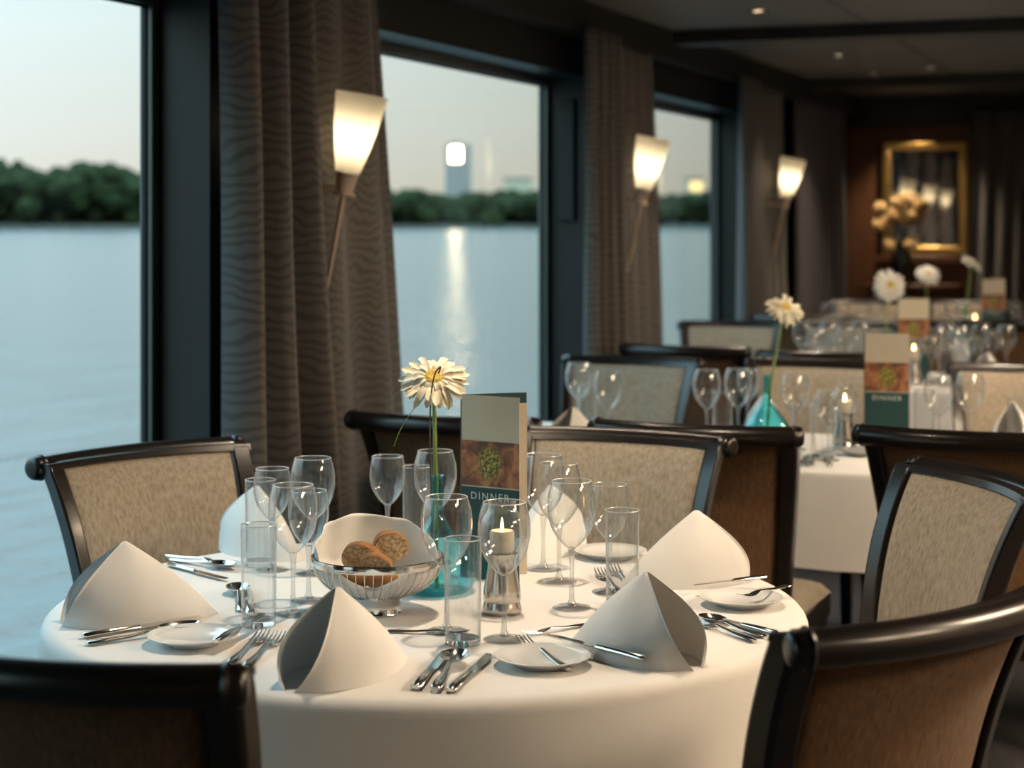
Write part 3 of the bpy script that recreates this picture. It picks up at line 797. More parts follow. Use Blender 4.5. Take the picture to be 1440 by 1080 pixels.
def make_spoon():
    t = thing('soup_spoon', 'x', 'spoon')
    m = MB(); handle(m, 0.128, 0.0085, 0.0034, 0.011); m.build('handle', M_silver, t)
    def sp(u, v, o):
        a = 2 * PI * u; r = v
        yc = 0.160; ry = 0.036 * (1 - 0.08 * math.sin(a)); rx = 0.0215 * (1 - 0.12 * math.sin(a) * 0.7)
        return (rx * r * math.cos(a), yc + ry * r * math.sin(a), 0.0015 + 0.0105 * r ** 2.2 + o)
    MB().slab(lambda u, v: sp(u, 0.02 + 0.98 * v, 0.0012), lambda u, v: sp(u, 0.02 + 0.98 * v, 0.0), 40, 10).build('bowl', M_silver, t)
    return t
K_kn, K_fo, K_sp = Kind(make_knife()), Kind(make_fork()), Kind(make_spoon())
KC = {'K': (K_kn, 0.215), 'F': (K_fo, 0.200), 'S': (K_sp, 0.196)}
def cutlery(k, h, tip, lab, dz=0.001, sc=None, grp='cutlery on the near round table'):
    x0, y0 = on_z(h[0], h[1]); x1, y1 = on_z(tip[0], tip[1])
    L = math.hypot(x1 - x0, y1 - y0)
    s = sc or min(max(L / KC[k][1], 0.72), 1.08)
    return KC[k][0].put(lab, (x0, y0, TZ + dz), math.atan2(-(x1 - x0), y1 - y0), grp, s)
# left place
cutlery('K', (116, 899), (306, 868), 'silver knife lying before the left napkin, upper of the two handles')
cutlery('S', (122, 909), (318, 880), 'silver spoon lying before the left napkin, its handle nearest the table edge')
cutlery('K', (303, 920), (372, 880), 'small knife laid across the left bread plate', 0.017)
cutlery('F', (322, 938), (384, 884), 'fork standing between the left plate and the front napkin', 0.001)
cutlery('F', (345, 942), (402, 890), 'second fork beside the front napkin, partly behind the dark chair')
# far left place
cutlery('F', (228, 783), (322, 797), 'silver fork behind the left napkin, farthest of that bunch')
cutlery('S', (236, 789), (332, 803), 'spoon with a shining bowl behind the left napkin')
cutlery('K', (238, 797), (318, 818), 'knife behind the left napkin, nearest of that bunch')
cutlery('S', (340, 862), (331, 818), 'spoon seen through the left tumbler, bowl up')
cutlery('K', (352, 868), (345, 815), 'knife seen through the left tumbler')
# front place
cutlery('K', (585, 972), (640, 905), 'leftmost of the three pieces at the front edge, a silver knife')
cutlery('S', (612, 975), (668, 893), 'large spoon with a dark mirrored bowl at the front edge', 0.005)
cutlery('K', (634, 976), (700, 915), 'small knife right of the large spoon, by the front plate')
cutlery('F', (545, 890), (640, 893), 'fork lying between the front napkin and the tumbler')
cutlery('F', (800, 946), (716, 893), 'fork with its tines left of the front plate')
cutlery('F', (830, 880), (752, 893), 'fork lying between the front plate and the front right napkin')
cutlery('K', (908, 946), (736, 903), 'knife laid across the rim of the front bread plate', 0.0175)
# right place
cutlery('K', (1077, 826), (975, 838), 'knife laid behind the right bread plate, before the far right napkin', 0.0175)
cutlery('F', (1112, 838), (1040, 856), 'fork whose handle end rests on the right plate rim', 0.0175)
cutlery('K', (1092, 894), (990, 868), 'outermost knife of the right bunch at the table edge')
cutlery('S', (1076, 899), (985, 872), 'middle piece of the right bunch, a silver spoon')
cutlery('F', (1062, 905), (975, 876), 'fork of the right bunch, nearest the front right napkin')
cutlery('F', (872, 838), (832, 796), 'fork with tines beside the small rightmost wine glass')
cutlery('F', (890, 832), (852, 792), 'second fork in the back right, behind the first')

# ------------------------------------------------------------------ bread basket
bx, by = W(531, 3.27)
t = thing('bread_basket', 'round silver wire bread basket on a small foot', 'basket', (bx, by, TZ))
RB, HB = 0.119, 0.098
def bprof(k): return (0.043 + (RB - 0.043) * (math.sin(k * PI / 2)) ** 0.9, 0.033 + (HB - 0.033) * (1 - math.cos(k * PI / 2)) ** 0.82)
m = MB()
for k in range(46):
    a = 2 * PI * k / 46
    path = []
    for j in range(10):
        r, z = bprof(j / 9)
        path.append((r * math.cos(a + 0.05 * j / 9), r * math.sin(a + 0.05 * j / 9), z))
    m.tube(path, 0.0010, 6)
m.build('wire_bowl', M_steel, t)
m = MB(); m.lathe([(RB - 0.002, HB - 0.005), (RB + 0.002, HB - 0.006), (RB + 0.0035, HB), (RB + 0.002, HB + 0.007), (RB - 0.001, HB + 0.008), (RB - 0.003, HB), (RB - 0.002, HB - 0.005)], 72); m.build('rim', M_silver, t)
m = MB(); m.lathe([(0, 0.0), (0.043, 0.0), (0.044, 0.003), (0.0425, 0.006), (0.0425, 0.026), (0.044, 0.029), (0.044, 0.035), (0, 0.035)], 48); m.build('foot', M_silver, t)
# linen liner: follows the bowl, rises above the rim at the back
va = math.atan2(by, bx) + 0.0           # away from camera in ship coords
def liner(u, v):
    a = 2 * PI * u
    back = max(0.0, math.cos(a - va - 0.25)) ; back2 = back ** 0.45
    fo_ = max(0.0, math.cos(a - va - PI + 0.15)) ** 5
    km = 0.93 - 0.46 * fo_
    if v < 0.6:
        r, z = bprof(v / 0.6 * km); r -= 0.004; z += 0.003
    else:
        k = (v - 0.6) / 0.4
        r, z = bprof(km); r -= 0.004; z += 0.003
        h = 0.006 + 0.060 * back2 * (0.92 + 0.08 * math.sin(5 * a)) + 0.012 * max(0, math.sin(3 * a + 1)) * (1 if back > 0 else 0.3)
        z += k * h; r += -0.004 * k + 0.006 * k * k * back * math.sin(9 * a)
    r *= 1 + 0.012 * math.sin(11 * a) * v
    return (r * math.cos(a), r * math.sin(a), z)
o = MB().grid(liner, 96, 22).build('basket_liner', M_napk, solid=0.0016, angle=180); o.location = (bx, by, TZ)
tag(o, 'white linen cloth lining the bread basket, standing up at its back', 'napkin')
def bread(name, rx, rz, th, loc, rot, lab, seed):
    rnd = random.Random(seed); n = 28
    ol = []
    for k in range(n):
        a = 2 * PI * k / n; q = 1 + 0.04 * math.sin(3 * a + seed) + 0.02 * rnd.uniform(-1, 1)
        ol.append((rx * math.cos(a) * q, rz * math.sin(a) * q * (0.9 if math.sin(a) < 0 else 1)))
    t = thing(name, lab, 'bread', loc, 0, 'bread in the basket'); t.rotation_euler = rot
    c = MB()
    for s in (-1, 1):
        vs = [(0, s * th * 0.52, 0)] + [(x * 0.55, s * th * 0.53, z * 0.55) for x, z in ol] + [(x * 0.94, s * th * 0.5, z * 0.94) for x, z in ol]
        fs = [(0, 1 + k, 1 + (k + 1) % n) for k in range(n)] + [(1 + k, 1 + n + k, 1 + n + (k + 1) % n, 1 + (k + 1) % n) for k in range(n)]
        c.add(vs, fs)
    c.build('crumb', M_crumb, t)
    r_ = MB(); prof = [(0.94, -0.5), (0.985, -0.42), (1.0, 0), (0.985, 0.42), (0.94, 0.5)]
    vs = [(x * q, th * w_, z * q) for q, w_ in prof for x, z in ol]
    r_.add(vs, [(j * n + k, j * n + (k + 1) % n, (j + 1) * n + (k + 1) % n, (j + 1) * n + k) for j in range(4) for k in range(n)])
    r_.build('crust', M_crust, t)
    return t
def rel(lat, dd): q = cs(lat, dd); return q
def bpos(lat, dd, z): q = cs(lat, dd); return (bx + q[0], by + q[1], TZ + z)
bread('bread_slice', 0.034, 0.031, 0.018, bpos(0.024, -0.012, 0.122), (0.25, 0.2, TH + 0.35), 'round seeded bread slice standing highest in the basket', 1)
bread('bread_slice', 0.037, 0.028, 0.017, bpos(-0.028, -0.030, 0.108), (0.35, -0.15, TH - 0.3), 'browned bread slice leaning at the left in the basket', 2)
bread('bread_slice', 0.030, 0.022, 0.015, bpos(0.002, -0.058, 0.100), (0.55, 0.25, TH + 0.1), 'small bread slice in front of the seeded one', 3)
# rolls pressed against the wires at the front
def roll(loc, r, lab, seed):
    rnd = random.Random(seed)
    m = MB().ball((0, 0, 0), r, 18, 12)
    m.v = [(x * (1 + 0.06 * math.sin(60 * y + seed)), y, z * (1 + 0.05 * math.sin(70 * x))) for x, y, z in m.v]
    o = m.build('bread_roll', M_crust, angle=180); o.location = loc; o.rotation_euler = (0, 0, TH + rnd.uniform(-.4, .4))
    tag(o, lab, 'bread', 'bread in the basket')
roll(bpos(-0.036, -0.066, 0.076), (0.034, 0.020, 0.016), 'crusty brown roll behind the wires at the lower left of the basket', 1)
roll(bpos(0.014, -0.070, 0.074), (0.030, 0.019, 0.018), 'crusty brown roll behind the wires at the lower middle of the basket', 2)

# ------------------------------------------------------------------ vases and gerberas
def make_vase():
    o = thing('bud_vase', 'x', 'vase')
    outer = [(0.0, 0.0), (0.050, 0.0), (0.066, 0.006), (0.077, 0.026), (0.076, 0.048), (0.064, 0.076), (0.043, 0.104), (0.026, 0.126), (0.0155, 0.146), (0.0125, 0.165), (0.012, 0.195), (0.0125, 0.218), (0.0145, 0.224)]
    pr = [(p.x, p.y) for p in cat([(a, b_, 0) for a, b_ in outer], 3)]; pr = [(max(r, 0), max(z, 0)) for r, z in pr]; pr[0] = (0, 0)
    MB().lathe(shell(pr, 0.0024), 48).build('body', M_teal, o)
    return o
K_va = Kind(make_vase())
def gerbera(base, top, face, lab, m=None, R=0.069, grass=False, sc=1.0, grp='gerberas in bud vases'):
    """base, top: world points; face: direction the flower looks"""
    m = m or M_petal
    base = Vector(base); top = Vector(top) - base
    t = thing('gerbera', lab, 'flower', base, 0, grp)
    n = Vector(face).normalized()
    rot = Vector((0, 0, 1)).rotation_difference(n).to_matrix().to_4x4()
    M = Matrix.Translation(top) @ rot
    mid = Vector((0.0 * top.x, 0.0 * top.y, top.z * 0.45)) + Vector((top.x * 0.25, top.y * 0.25, 0))
    st = cat([(0, 0, 0), mid, (top.x * 0.7, top.y * 0.7, top.z * 0.8), top - n * 0.004], 6)
    MB().tube(st, 0.0042 * sc, 10).build('stem', M_stem, t)
    rnd = random.Random(int(abs(top.x) * 1e4) + 3)
    pm = MB()
    for layer, (cnt, r0, r1, lift) in enumerate(((18, 0.012, R, 0.002), (17, 0.011, R * 0.93, 0.008), (14, 0.009, R * 0.60, 0.014))):
        for k in range(cnt):
            a = 2 * PI * (k + 0.5 * layer) / cnt + rnd.uniform(-0.06, 0.06)
            rr = r1 * rnd.uniform(0.92, 1.05); wd = R * 0.108 * rnd.uniform(0.9, 1.1); dr = rnd.uniform(-0.012, 0.006)
            ca, sa = math.cos(a), math.sin(a)
            def pf(u, v, o, ca=ca, sa=sa, rr=rr, wd=wd, dr=dr, r0=r0, lift=lift):
                x = r0 + (rr - r0) * v
                w_ = wd * (0.45 + 1.1 * v - 0.55 * v * v) * (1 if v < 0.85 else math.sqrt(max(0.05, 1 - ((v - 0.85) / 0.15) ** 2 * 0.9)))
                y = (u * 2 - 1) * w_
                z = lift + 0.020 * v * (1 - v) * 1.6 + dr * v * v * 1.5 - 0.002 * (1 - (u * 2 - 1) ** 2) + o
                return (x * ca - y * sa, x * sa + y * ca, z)
            pm.slab(lambda u, v: pf(u, v, 0.0005), lambda u, v: pf(u, v, 0.0), 4, 8)
    pm.xf(M); pm.build('petals', m, t, angle=60)
    dm = MB().lathe([(0, 0.010), (0.010, 0.011), (0.0165, 0.016), (0.017, 0.020), (0.012, 0.0225), (0.006, 0.021), (0, 0.020)], 24, mat=M); dm.build('disc', M_disc, t)
    MB().lathe([(0, -0.008), (0.006, -0.007), (0.014, 0.0), (0.015, 0.004), (0, 0.004)], 16, mat=M).build('calyx', M_stem, t)
    if grass:
        g0 = Vector((-0.006, 0.0, 0.02))
        L_ = lambda lat, dd, z: Vector((*cs(lat, dd), z))
        MB().tube(cat([g0, L_(-0.012, -0.01, 0.25), L_(-0.010, -0.035, 0.36), L_(-0.002, -0.055, 0.415), L_(0.010, -0.06, 0.432), L_(0.006, -0.05, 0.42)], 8), [0.0016] * 41, 6).build('wire_twine', M_wire, t)
        MB().tube(cat([L_(-0.018, 0.0, 0.375), L_(-0.045, -0.01, 0.345), L_(-0.068, -0.01, 0.31), L_(-0.082, -0.01, 0.275)], 8), 0.0007, 5).build('grass_blade', M_stem, t)
    return t
vx, vy = W(614, 3.46)
K_va.put('teal glass bud vase on the near round table, behind the bread basket', (vx, vy, TZ), 0, 'teal bud vases')
def camdir(lat, up, toward): q = cs(lat, -toward); return (q[0], q[1], up)
hx_, hy_ = W(610, 3.46)
gerbera((vx, vy, TZ + 0.006), (hx_, hy_, zat(538, 3.46)), camdir(0.05, 0.72, 0.66), 'cream gerbera in sharp focus above the near menu and glasses', grass=True)
G_VB = 'teal bud vases'
def vflower(vpx, d, fpx, fy, face, lab, vlab, m, R=0.07, vase=True):
    x, y = W(vpx, d)
    if vase: K_va.put(vlab, (x, y, TZ), 0, G_VB)
    fx, fy_ = W(fpx, d)
    gerbera((x, y, TZ + 0.006), (fx, fy_, zat(fy, d)), face, lab, m, R)
vflower(1078, 5.70, 1103, 437, camdir(0.25, 0.75, 0.6), 'cream gerbera leaning over the second table, before the far chairs', 'teal glass bud vase on the second table among wine glasses', M_petal, 0.066)
vflower(1243, 7.95, 1250, 402, camdir(0.15, 0.25, 1.0), 'white gerbera turned full face to us on the third table', 'teal bud vase behind the dark green menu, on the third table', M_petalw, 0.075)
vflower(1299, 10.35, 1305, 387, camdir(0.1, 0.7, 0.7), 'small white gerbera before the mirror, on the farthest table', 'teal bud vase under the gerbera before the mirror', M_petalw, 0.075)
vflower(1358, 10.75, 1366, 371, camdir(0.6, 0.8, 0.3), 'small white gerbera tilted in profile by the end-wall curtain', 'teal bud vase nearest the end-wall curtain', M_petalw, 0.075)

# ------------------------------------------------------------------ menus
def text_mesh(body, size, name, parent, m, loc, sp=1.15, width=None):
    cu = D2.curves.new('txt', 'FONT'); cu.body = body; cu.size = size; cu.align_x = 'CENTER'; cu.extrude = 0.0003; cu.space_character = sp
    tmp = D2.objects.new('txt', cu); COL.objects.link(tmp); bpy.context.view_layer.update()
    me = D2.meshes.new_from_object(tmp.evaluated_get(bpy.context.evaluated_depsgraph_get()))
    D2.objects.remove(tmp); me.name = name; me.materials.clear(); me.materials.append(m)
    o = D2.objects.new(name, me); COL.objects.link(o); o.parent = parent
    o.rotation_euler = (PI / 2, 0, 0); o.location = loc
    return o
def make_menu():
    """V-folded card; spine at local origin; front cover runs along +X towards the viewer (-Y), back cover away"""
    t = thing('menu_card', 'x', 'menu')
    H, Wd, th = 0.366, 0.136, 0.0012
    fc = D2.objects.new('front_cover', None)
    f = MB().box(0, Wd, -th, 0, 0, H).build('front_cover', M_card, t, smooth=False)
    f.rotation_euler = (0, 0, math.radians(-31))
    MB().box(0.0, Wd, -th - 0.0006, -th, 0.0, H * 0.50).build('green_panel', M_green, f, smooth=False)
    p = MB().box(-Wd / 2, Wd / 2, -0.0003, 0.0003, -H * 0.1225, H * 0.1225).build('picture', M_pict, f, smooth=False)
    p.location = (Wd / 2, -th - 0.0004, H * 0.63)
    text_mesh('DINNER', 0.0205, 'title_lettering', f, M_text, (Wd / 2, -th - 0.0010, H * 0.50 - 0.024), 1.3)
    pg = MB().box(0, Wd * 0.99, -th / 2, th / 2, 0, H * 0.945).build('inner_page', M_card, t, smooth=False); pg.rotation_euler = (0, 0, math.radians(12))
    bc = MB().box(0, Wd * 1.02, 0, th, 0, H).build('back_cover', M_green, t, smooth=False); bc.rotation_euler = (0, 0, math.radians(19))
    MB().box(0, Wd * 1.02, -0.0006, 0, 0, H).build('lining', M_card, bc, smooth=False) if False else None
    sp_ = MB().tube([(0, 0.0005, 0), (0, 0.0005, H)], 0.0022, 8).build('spine', M_green, t)
    return t
K_me = Kind(make_menu())
def menu(px, d, rz, lab):
    x, y = W(px, d); K_me.put(lab, (x, y, TZ + 0.0005), TH + rz, 'standing menu cards')
menu(649, 3.60, 0.0, 'standing menu card lettered DINNER in sharp focus beside the gerbera stem')
menu(1216, 5.57, 0.22, 'standing menu card with dark green foot on the second table')
menu(1263, 8.02, 0.45, 'standing menu card behind the second one, under the full-face white gerbera')
menu(1381, 10.70, 0.45, 'farthest standing menu card, before the end-wall curtain')

# ------------------------------------------------------------------ candle lamps
def make_candle():
    t = thing('candle_lamp', 'x', 'candle lamp')
    MB().lathe([(0, 0.0), (0.034, 0.0), (0.036, 0.004), (0.036, 0.010), (0.034, 0.016), (0.0325, 0.022), (0.0345, 0.026), (0.0335, 0.045), (0.027, 0.080), (0.0255, 0.095), (0.030, 0.106), (0.031, 0.110), (0, 0.110)], 40).build('base', M_steel, t)
    outer = [(0.027, 0.108), (0.034, 0.118), (0.041, 0.134), (0.0425, 0.150), (0.038, 0.168), (0.030, 0.182), (0.0255, 0.191), (0.0250, 0.199), (0.0265, 0.206)]
    MB().lathe(shell([(p.x, p.y) for p in cat([(a, b_, 0) for a, b_ in outer], 3)], 0.0014), 40).build('glass_shade', M_glass, t)
    MB().lathe([(0, 0.1105), (0.0215, 0.1105), (0.0225, 0.115), (0.0225, 0.146), (0.020, 0.150), (0.010, 0.1485), (0, 0.148)], 28).build('candle', M_wax, t)
    MB().lathe([(0, 0.1485), (0.0028, 0.153), (0.0032, 0.158), (0.0018, 0.166), (0, 0.174)], 12).build('flame', M_flame, t)
    return t
K_ca = Kind(make_candle())
def candle(px, d, lab, e=0.6):
    x, y = W(px, d); K_ca.put(lab, (x, y, TZ + 0.0005), 0, 'candle lamps on the tables')
candle(706, 3.27, 'silver candle lamp with burning candle on the near round table, beside the menu')
candle(1188, 5.62, 'candle lamp burning on the second table, left of the green menu')
candle(1285, 7.85, 'candle lamp glinting on the third table, right of the green menu')
candle(1371, 9.98 + 0.35, 'candle lamp with a bright glint on the farthest table')

# ------------------------------------------------------------------ things on the second table
g2w, g2t = 'wine glasses on the second table', 'tumblers on the second table'
glass('B', 814, 6.05, 'wine glass by the middle window on the second table, before the tan chair', g2w)
glass('B', 855, 5.72, 'wine glass on the second table with its stem ending behind the black rail', g2w)
glass('T', 826, 5.80, 'tumbler beside the window-side napkin of the second table', g2t)
glass('B', 994, 5.76, 'wine glass left of the teal vase, first of three in a row', g2w)
glass('B', 1038, 5.80, 'wine glass next to the teal vase of the second table', g2w)
glass('S', 1052, 6.1, 'small wine glass behind the glass next to the teal vase', g2w)
glass('T', 1016, 5.62, 'tumbler between the two wine glasses left of the teal vase', g2t)
glass('B', 1118, 5.60, 'wine glass just right of the teal vase', g2w)
glass('S', 1165, 5.35, 'small wine glass before the candle of the second table', g2w)
glass('T', 1128, 5.25, 'tumbler near the cloth edge beside the black chair', g2t)
glass('T', 1158, 5.45, 'tumbler before the second candle lamp', g2t)
glass('B', 1320, 5.55, 'wine glass first to the right of the green menu', g2w)
glass('B', 1364, 5.62, 'wine glass second to the right of the green menu', g2w)
glass('T', 1300, 5.72, 'tumbler just right of the green menu', g2t)
glass('T', 1432, 5.48, 'tumbler at the right frame edge beside a napkin', g2t)
N2 = 'folded napkins on the second table'
def nap_px(px, d, lab, grp, rz, sc=1.0): napkin((px - 720) * d / F, d, lab, grp, rz=rz, sc=sc)
nap_px(812, 5.55, 'folded napkin by the middle window, behind the near tan chair', N2, PI - 0.3)
nap_px(1425, 5.72, 'folded napkin at the right frame edge of the second table', N2, PI)
nap_px(1075, 5.95, 'folded napkin behind the teal vase of the second table', N2, 0.2)
c2 = 'cutlery on the second table'
cutlery('S', (1140, 657), (1152, 630), 'spoon with a dark bowl near the cloth edge of the second table', grp=c2, sc=1.0)
cutlery('K', (1128, 657), (1140, 632), 'knife near the cloth edge beside the black chair', grp=c2, sc=1.0)
cutlery('F', (1166, 657), (1170, 632), 'fork near the cloth edge, right of the spoon', grp=c2, sc=1.0)
plate(1215, 640, 'small plate beside the foot of the green menu', 'plates on the second table')

# ------------------------------------------------------------------ third and fourth tables
ORD = ['first', 'second', 'third', 'fourth', 'fifth', 'sixth', 'seventh', 'eighth', 'ninth', 'tenth', 'eleventh', 'twelfth', 'thirteenth', 'fourteenth', 'fifteenth']
def row(kind, items, noun, where, grp):
    for i, (px, d) in enumerate(sorted(items)):
        glass(kind, px, d, '%s %s counting from the windows on the %s' % (ORD[i], noun, where), grp)
row('B', [(1128, 8.45), (1150, 8.1), (1166, 8.5), (1190, 8.2), (1210, 8.45), (1318, 8.0), (1331, 8.3), (1342, 7.85), (1352, 8.2), (1380, 8.35), (1415, 8.2)], 'large wine glass', 'third table', 'large wine glasses on the third table')
row('S', [(1147, 8.25), (1178, 7.95), (1222, 8.1), (1310, 7.85), (1345, 8.35), (1360, 8.0), (1395, 8.25)], 'small wine glass', 'third table', 'small wine glasses on the third table')
row('T', [(1134, 8.2), (1158, 8.3), (1214, 8.05), (1232, 8.3), (1330, 7.75), (1372, 8.05)], 'tumbler', 'third table', 'tumblers on the third table')
row('B', [(1165, 10.4), (1185, 10.6), (1215, 10.3), (1232, 10.6), (1275, 10.5), (1322, 10.3), (1340, 10.55), (1355, 10.35), (1428, 10.5)], 'large wine glass', 'farthest table', 'large wine glasses on the farthest table')
row('T', [(1175, 10.3), (1205, 10.5), (1265, 10.3), (1332, 10.4), (1370, 10.6)], 'tumbler', 'farthest table', 'tumblers on the farthest table')
N3 = 'folded napkins on the third table'
nap_px(1106, 7.95, 'folded napkin at the window end of the third table', N3, PI - 0.2)
nap_px(1190, 7.80, 'folded napkin amid glasses on the third table, left of the full-face gerbera', N3, PI + 0.2)
nap_px(1392, 7.76, 'folded napkin on the third table right of the crowded glasses', N3, PI - 0.3, 1.05)
nap_px(1458, 7.80, 'folded napkin on the third table at the right frame edge', N3, PI + 0.1, 1.1)

# ------------------------------------------------------------------ end wall: panel, mirror, sideboard, orchids
def ex(px):                       # x on the end wall for a picture column
    u = (px - 720) / F
    return (-S_ + u * C_) * YE / (C_ + u * S_)
struct(MB().box(ex(1192), ex(1378), YE - 0.03, YE, 0, zat(178, 13.4)).build('trim_7', M_rosew, smooth=False, bevel=0.004))
mx0, mx1, mz0, mz1 = ex(1243), ex(1362), zat(358, 13.4), zat(200, 13.4)
t = thing('wall_mirror', 'gilt framed mirror on the end wall reflecting two glowing lamps', 'mirror', ((mx0 + mx1) / 2, YE - 0.045, mz0), 0.037)
hw = (mx1 - mx0) / 2; hh = mz1 - mz0; e = 0.065
fr = MB()
for (a, b_, c0, d0) in ((-hw, hw, 0, e), (-hw, hw, hh - e, hh)): fr.box(a, b_, -0.05, 0, c0, d0)
for (a, b_) in ((-hw, -hw + e), (hw - e, hw)): fr.box(a, b_, -0.05, 0, e, hh - e)
fr.build('frame', M_gold, t, bevel=0.012)
MB().box(-hw + e, hw - e, -0.022, -0.012, e, hh - e).build('glass', M_mirror, t, smooth=False)
sb0, sb1 = max(ex(1205), -2.34), -1.70
t = thing('sideboard', 'reddish wooden sideboard below the mirror on the end wall', 'sideboard', ((sb0 + sb1) / 2, YE - 0.25, 0))
hw = (sb1 - sb0) / 2
MB().box(-hw, hw, -0.18, 0.19, 0.08, 0.97).build('body', M_rosew, t, bevel=0.006)
MB().box(-hw - 0.02, hw + 0.02, -0.20, 0.20, 0.97, 1.0).build('top', M_rosew, t, bevel=0.006)
for sg in (-1, 1): MB().box(sg * hw / 2 - hw / 2 + 0.02, sg * hw / 2 + hw / 2 - 0.02, -0.195, -0.18, 0.12, 0.93).build('door', M_rosew, t, bevel=0.004)
for sx in (-1, 1):
    for sy in (-0.15, 0.16): MB().box(sx * (hw - 0.06) - 0.025, sx * (hw - 0.06) + 0.025, sy - 0.02, sy + 0.02, 0, 0.08).build('leg', M_rosew, t, smooth=False)
t2 = MB().box(ex(1236), ex(1352), YE - 0.14, YE - 0.03, mz0 - 0.06, mz0 - 0.005).build('mirror_shelf', M_rosew, bevel=0.006)
tag(t2, 'narrow orange-brown wooden shelf right under the gilt mirror', 'shelf')
ox, oy = ex(1276), YE - 0.30
t = thing('tall_vase', 'dark tall vase on the sideboard before the mirror', 'vase', (ox, oy, 1.0))
MB().lathe([(0, 0), (0.05, 0.0), (0.055, 0.01), (0.068, 0.10), (0.072, 0.18), (0.062, 0.235), (0.052, 0.25), (0.055, 0.262), (0.048, 0.262), (0.045, 0.25), (0.055, 0.22), (0.06, 0.12), (0.05, 0.02), (0, 0.02)], 28).build('body', M_vdark, t)
t = thing('orchid_spray', 'yellow-peach orchid arrangement in the dark vase before the mirror', 'flowers', (ox, oy, 1.03))
rnd = random.Random(5)
for (bx_, bz_) in ((-0.17, 0.42), (-0.03, 0.62), (0.10, 0.45), (-0.10, 0.60)):
    MB().tube(cat([(0, 0, 0), (bx_ * 0.2, -0.01, 0.25), (bx_ * 0.6, -0.02, bz_ * 0.85), (bx_, -0.04, bz_)], 6), 0.005, 8).build('stem', M_leaf, t)
OB = [(1248, 292), (1247, 316), (1272, 283), (1268, 301), (1281, 308), (1275, 290), (1292, 300), (1284, 279), (1262, 345), (1297, 288), (1258, 306), (1290, 342)]
for (px, yy) in OB:
    c = Vector((ex(px) - ox, rnd.uniform(-0.06, 0.0), zat(yy, 13.2) - 1.03)); fm = MB()
    for k in range(5):
        a = 2 * PI * k / 5 + rnd.uniform(0, 1); R = 0.040
        fm.ball((c.x + math.cos(a) * R * 0.6, c.y - 0.005 * k, c.z + math.sin(a) * R * 0.6), (0.027, 0.006, 0.027), 10, 6)
    fm.ball((c.x, c.y - 0.02, c.z), 0.012, 8, 6)
    fm.build('bloom', M_orch, t)
lf = MB()
for k in range(6):
    a = k * 1.05; lf.tube(cat([(0, 0, 0.20), (0.05 * math.cos(a), 0.03 * math.sin(a), 0.27), (0.12 * math.cos(a), 0.05 * math.sin(a), 0.25 + 0.03 * (k % 2))], 5), [(0.006 + 0.012 * math.sin(PI * j / 10), 0.002) for j in range(11)], 8)
lf.build('leaves', M_leaf, t)

# ------------------------------------------------------------------ outside: river, far bank, forest, tower
ZW = -1.0
R_ = 4000
wa = MB().add([(-2.95, -1500, ZW), (-2.95, 3500, ZW), (-R_, 3500, ZW), (-R_, -1500, ZW)], [(0, 1, 2, 3)])
struct(wa.build('river_water', M_water, smooth=False))
def bank_d(px): return 520 + max(0, px - 200) * 0.06
bk = MB()
cols = [-500 + 40 * i for i in range(46)]
vs = []
for px in cols:
    d = bank_d(px)
    for dd, z in ((d - 2, ZW - 0.5), (d + 3, ZW + 1.1), (d + 40, ZW + 3.0), (d + 300, ZW + 5)):
        vs.append((*W(px, dd), z))
bk.add(vs, [(4 * i + j, 4 * i + 4 + j, 4 * i + 5 + j, 4 * i + 1 + j) for i in range(len(cols) - 1) for j in range(3)])
struct(bk.build('river_bank', M_bank, angle=80))
rnd = random.Random(11)
fo = MB()
def topy(px):
    pts = [(-500, 215), (-100, 222), (0, 226), (60, 238), (150, 230), (210, 240), (350, 255), (520, 266), (600, 272), (760, 270), (900, 274), (1020, 272), (1300, 276)]
    for (a, ya), (b_, yb) in zip(pts, pts[1:]):
        if px <= b_: return ya + (yb - ya) * (px - a) / (b_ - a)
    return 276
ICO = []
for i in range(1500):
    px = rnd.uniform(-480, 1280)
    d = bank_d(px) + rnd.uniform(4, 50)
    top = zat(topy(px), d) + rnd.uniform(-3.2, 0.8)
    r = rnd.uniform(2.0, 4.6)
    zc = top - r if i % 2 else ZW + 1.5 + rnd.random() ** 0.8 * (top - r - ZW - 1.5)
    x, y = W(px, d)
    s0 = len(fo.v)
    fo.ball((x, y, zc), (r * rnd.uniform(0.9, 1.3), r * rnd.uniform(0.9, 1.3), r * rnd.uniform(0.8, 1.2)), 9, 6)
    for q in range(s0, len(fo.v)):
        vx_, vy_, vz_ = fo.v[q]; k = 1 + rnd.uniform(-0.16, 0.16)
        fo.v[q] = (x + (vx_ - x) * k, y + (vy_ - y) * k, zc + (vz_ - zc) * k)
o = fo.build('forest', M_forest, smooth=False)
tag(o, 'dark green forest along the far river bank', 'trees', kind='stuff')
def facing_box(px0, px1, y0, d, depth, z0=0.0):
    zt = zat(y0, d); w2 = (px1 - px0) / 2 * d / F
    return w2, zt
w2, zt = facing_box(626, 662, 203, 690, 10)
x, y = W(644, 690)
t = thing('tower_block', 'blue-grey tower block rising above the far forest with a golden sun glint on top', 'building', (x, y, ZW), TH)
MB().box(-w2, w2, 0, 10, 0, zt - ZW).build('tower_body', M_tower, t, smooth=False)
MB().box(-w2 * 0.6, w2 * 0.3, 2, 6, zt - ZW, zt - ZW + 1.2).build('roof_plant', M_tower, t, smooth=False)
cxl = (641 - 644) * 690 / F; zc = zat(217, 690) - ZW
MB().box(cxl - 2.0, cxl + 2.0, -0.3, 0, zc - 2.8, zc + 2.8).build('glint_or_lit_window', M_glint, t, smooth=False)  # emissive panel stands in for the sun glinting off the tower
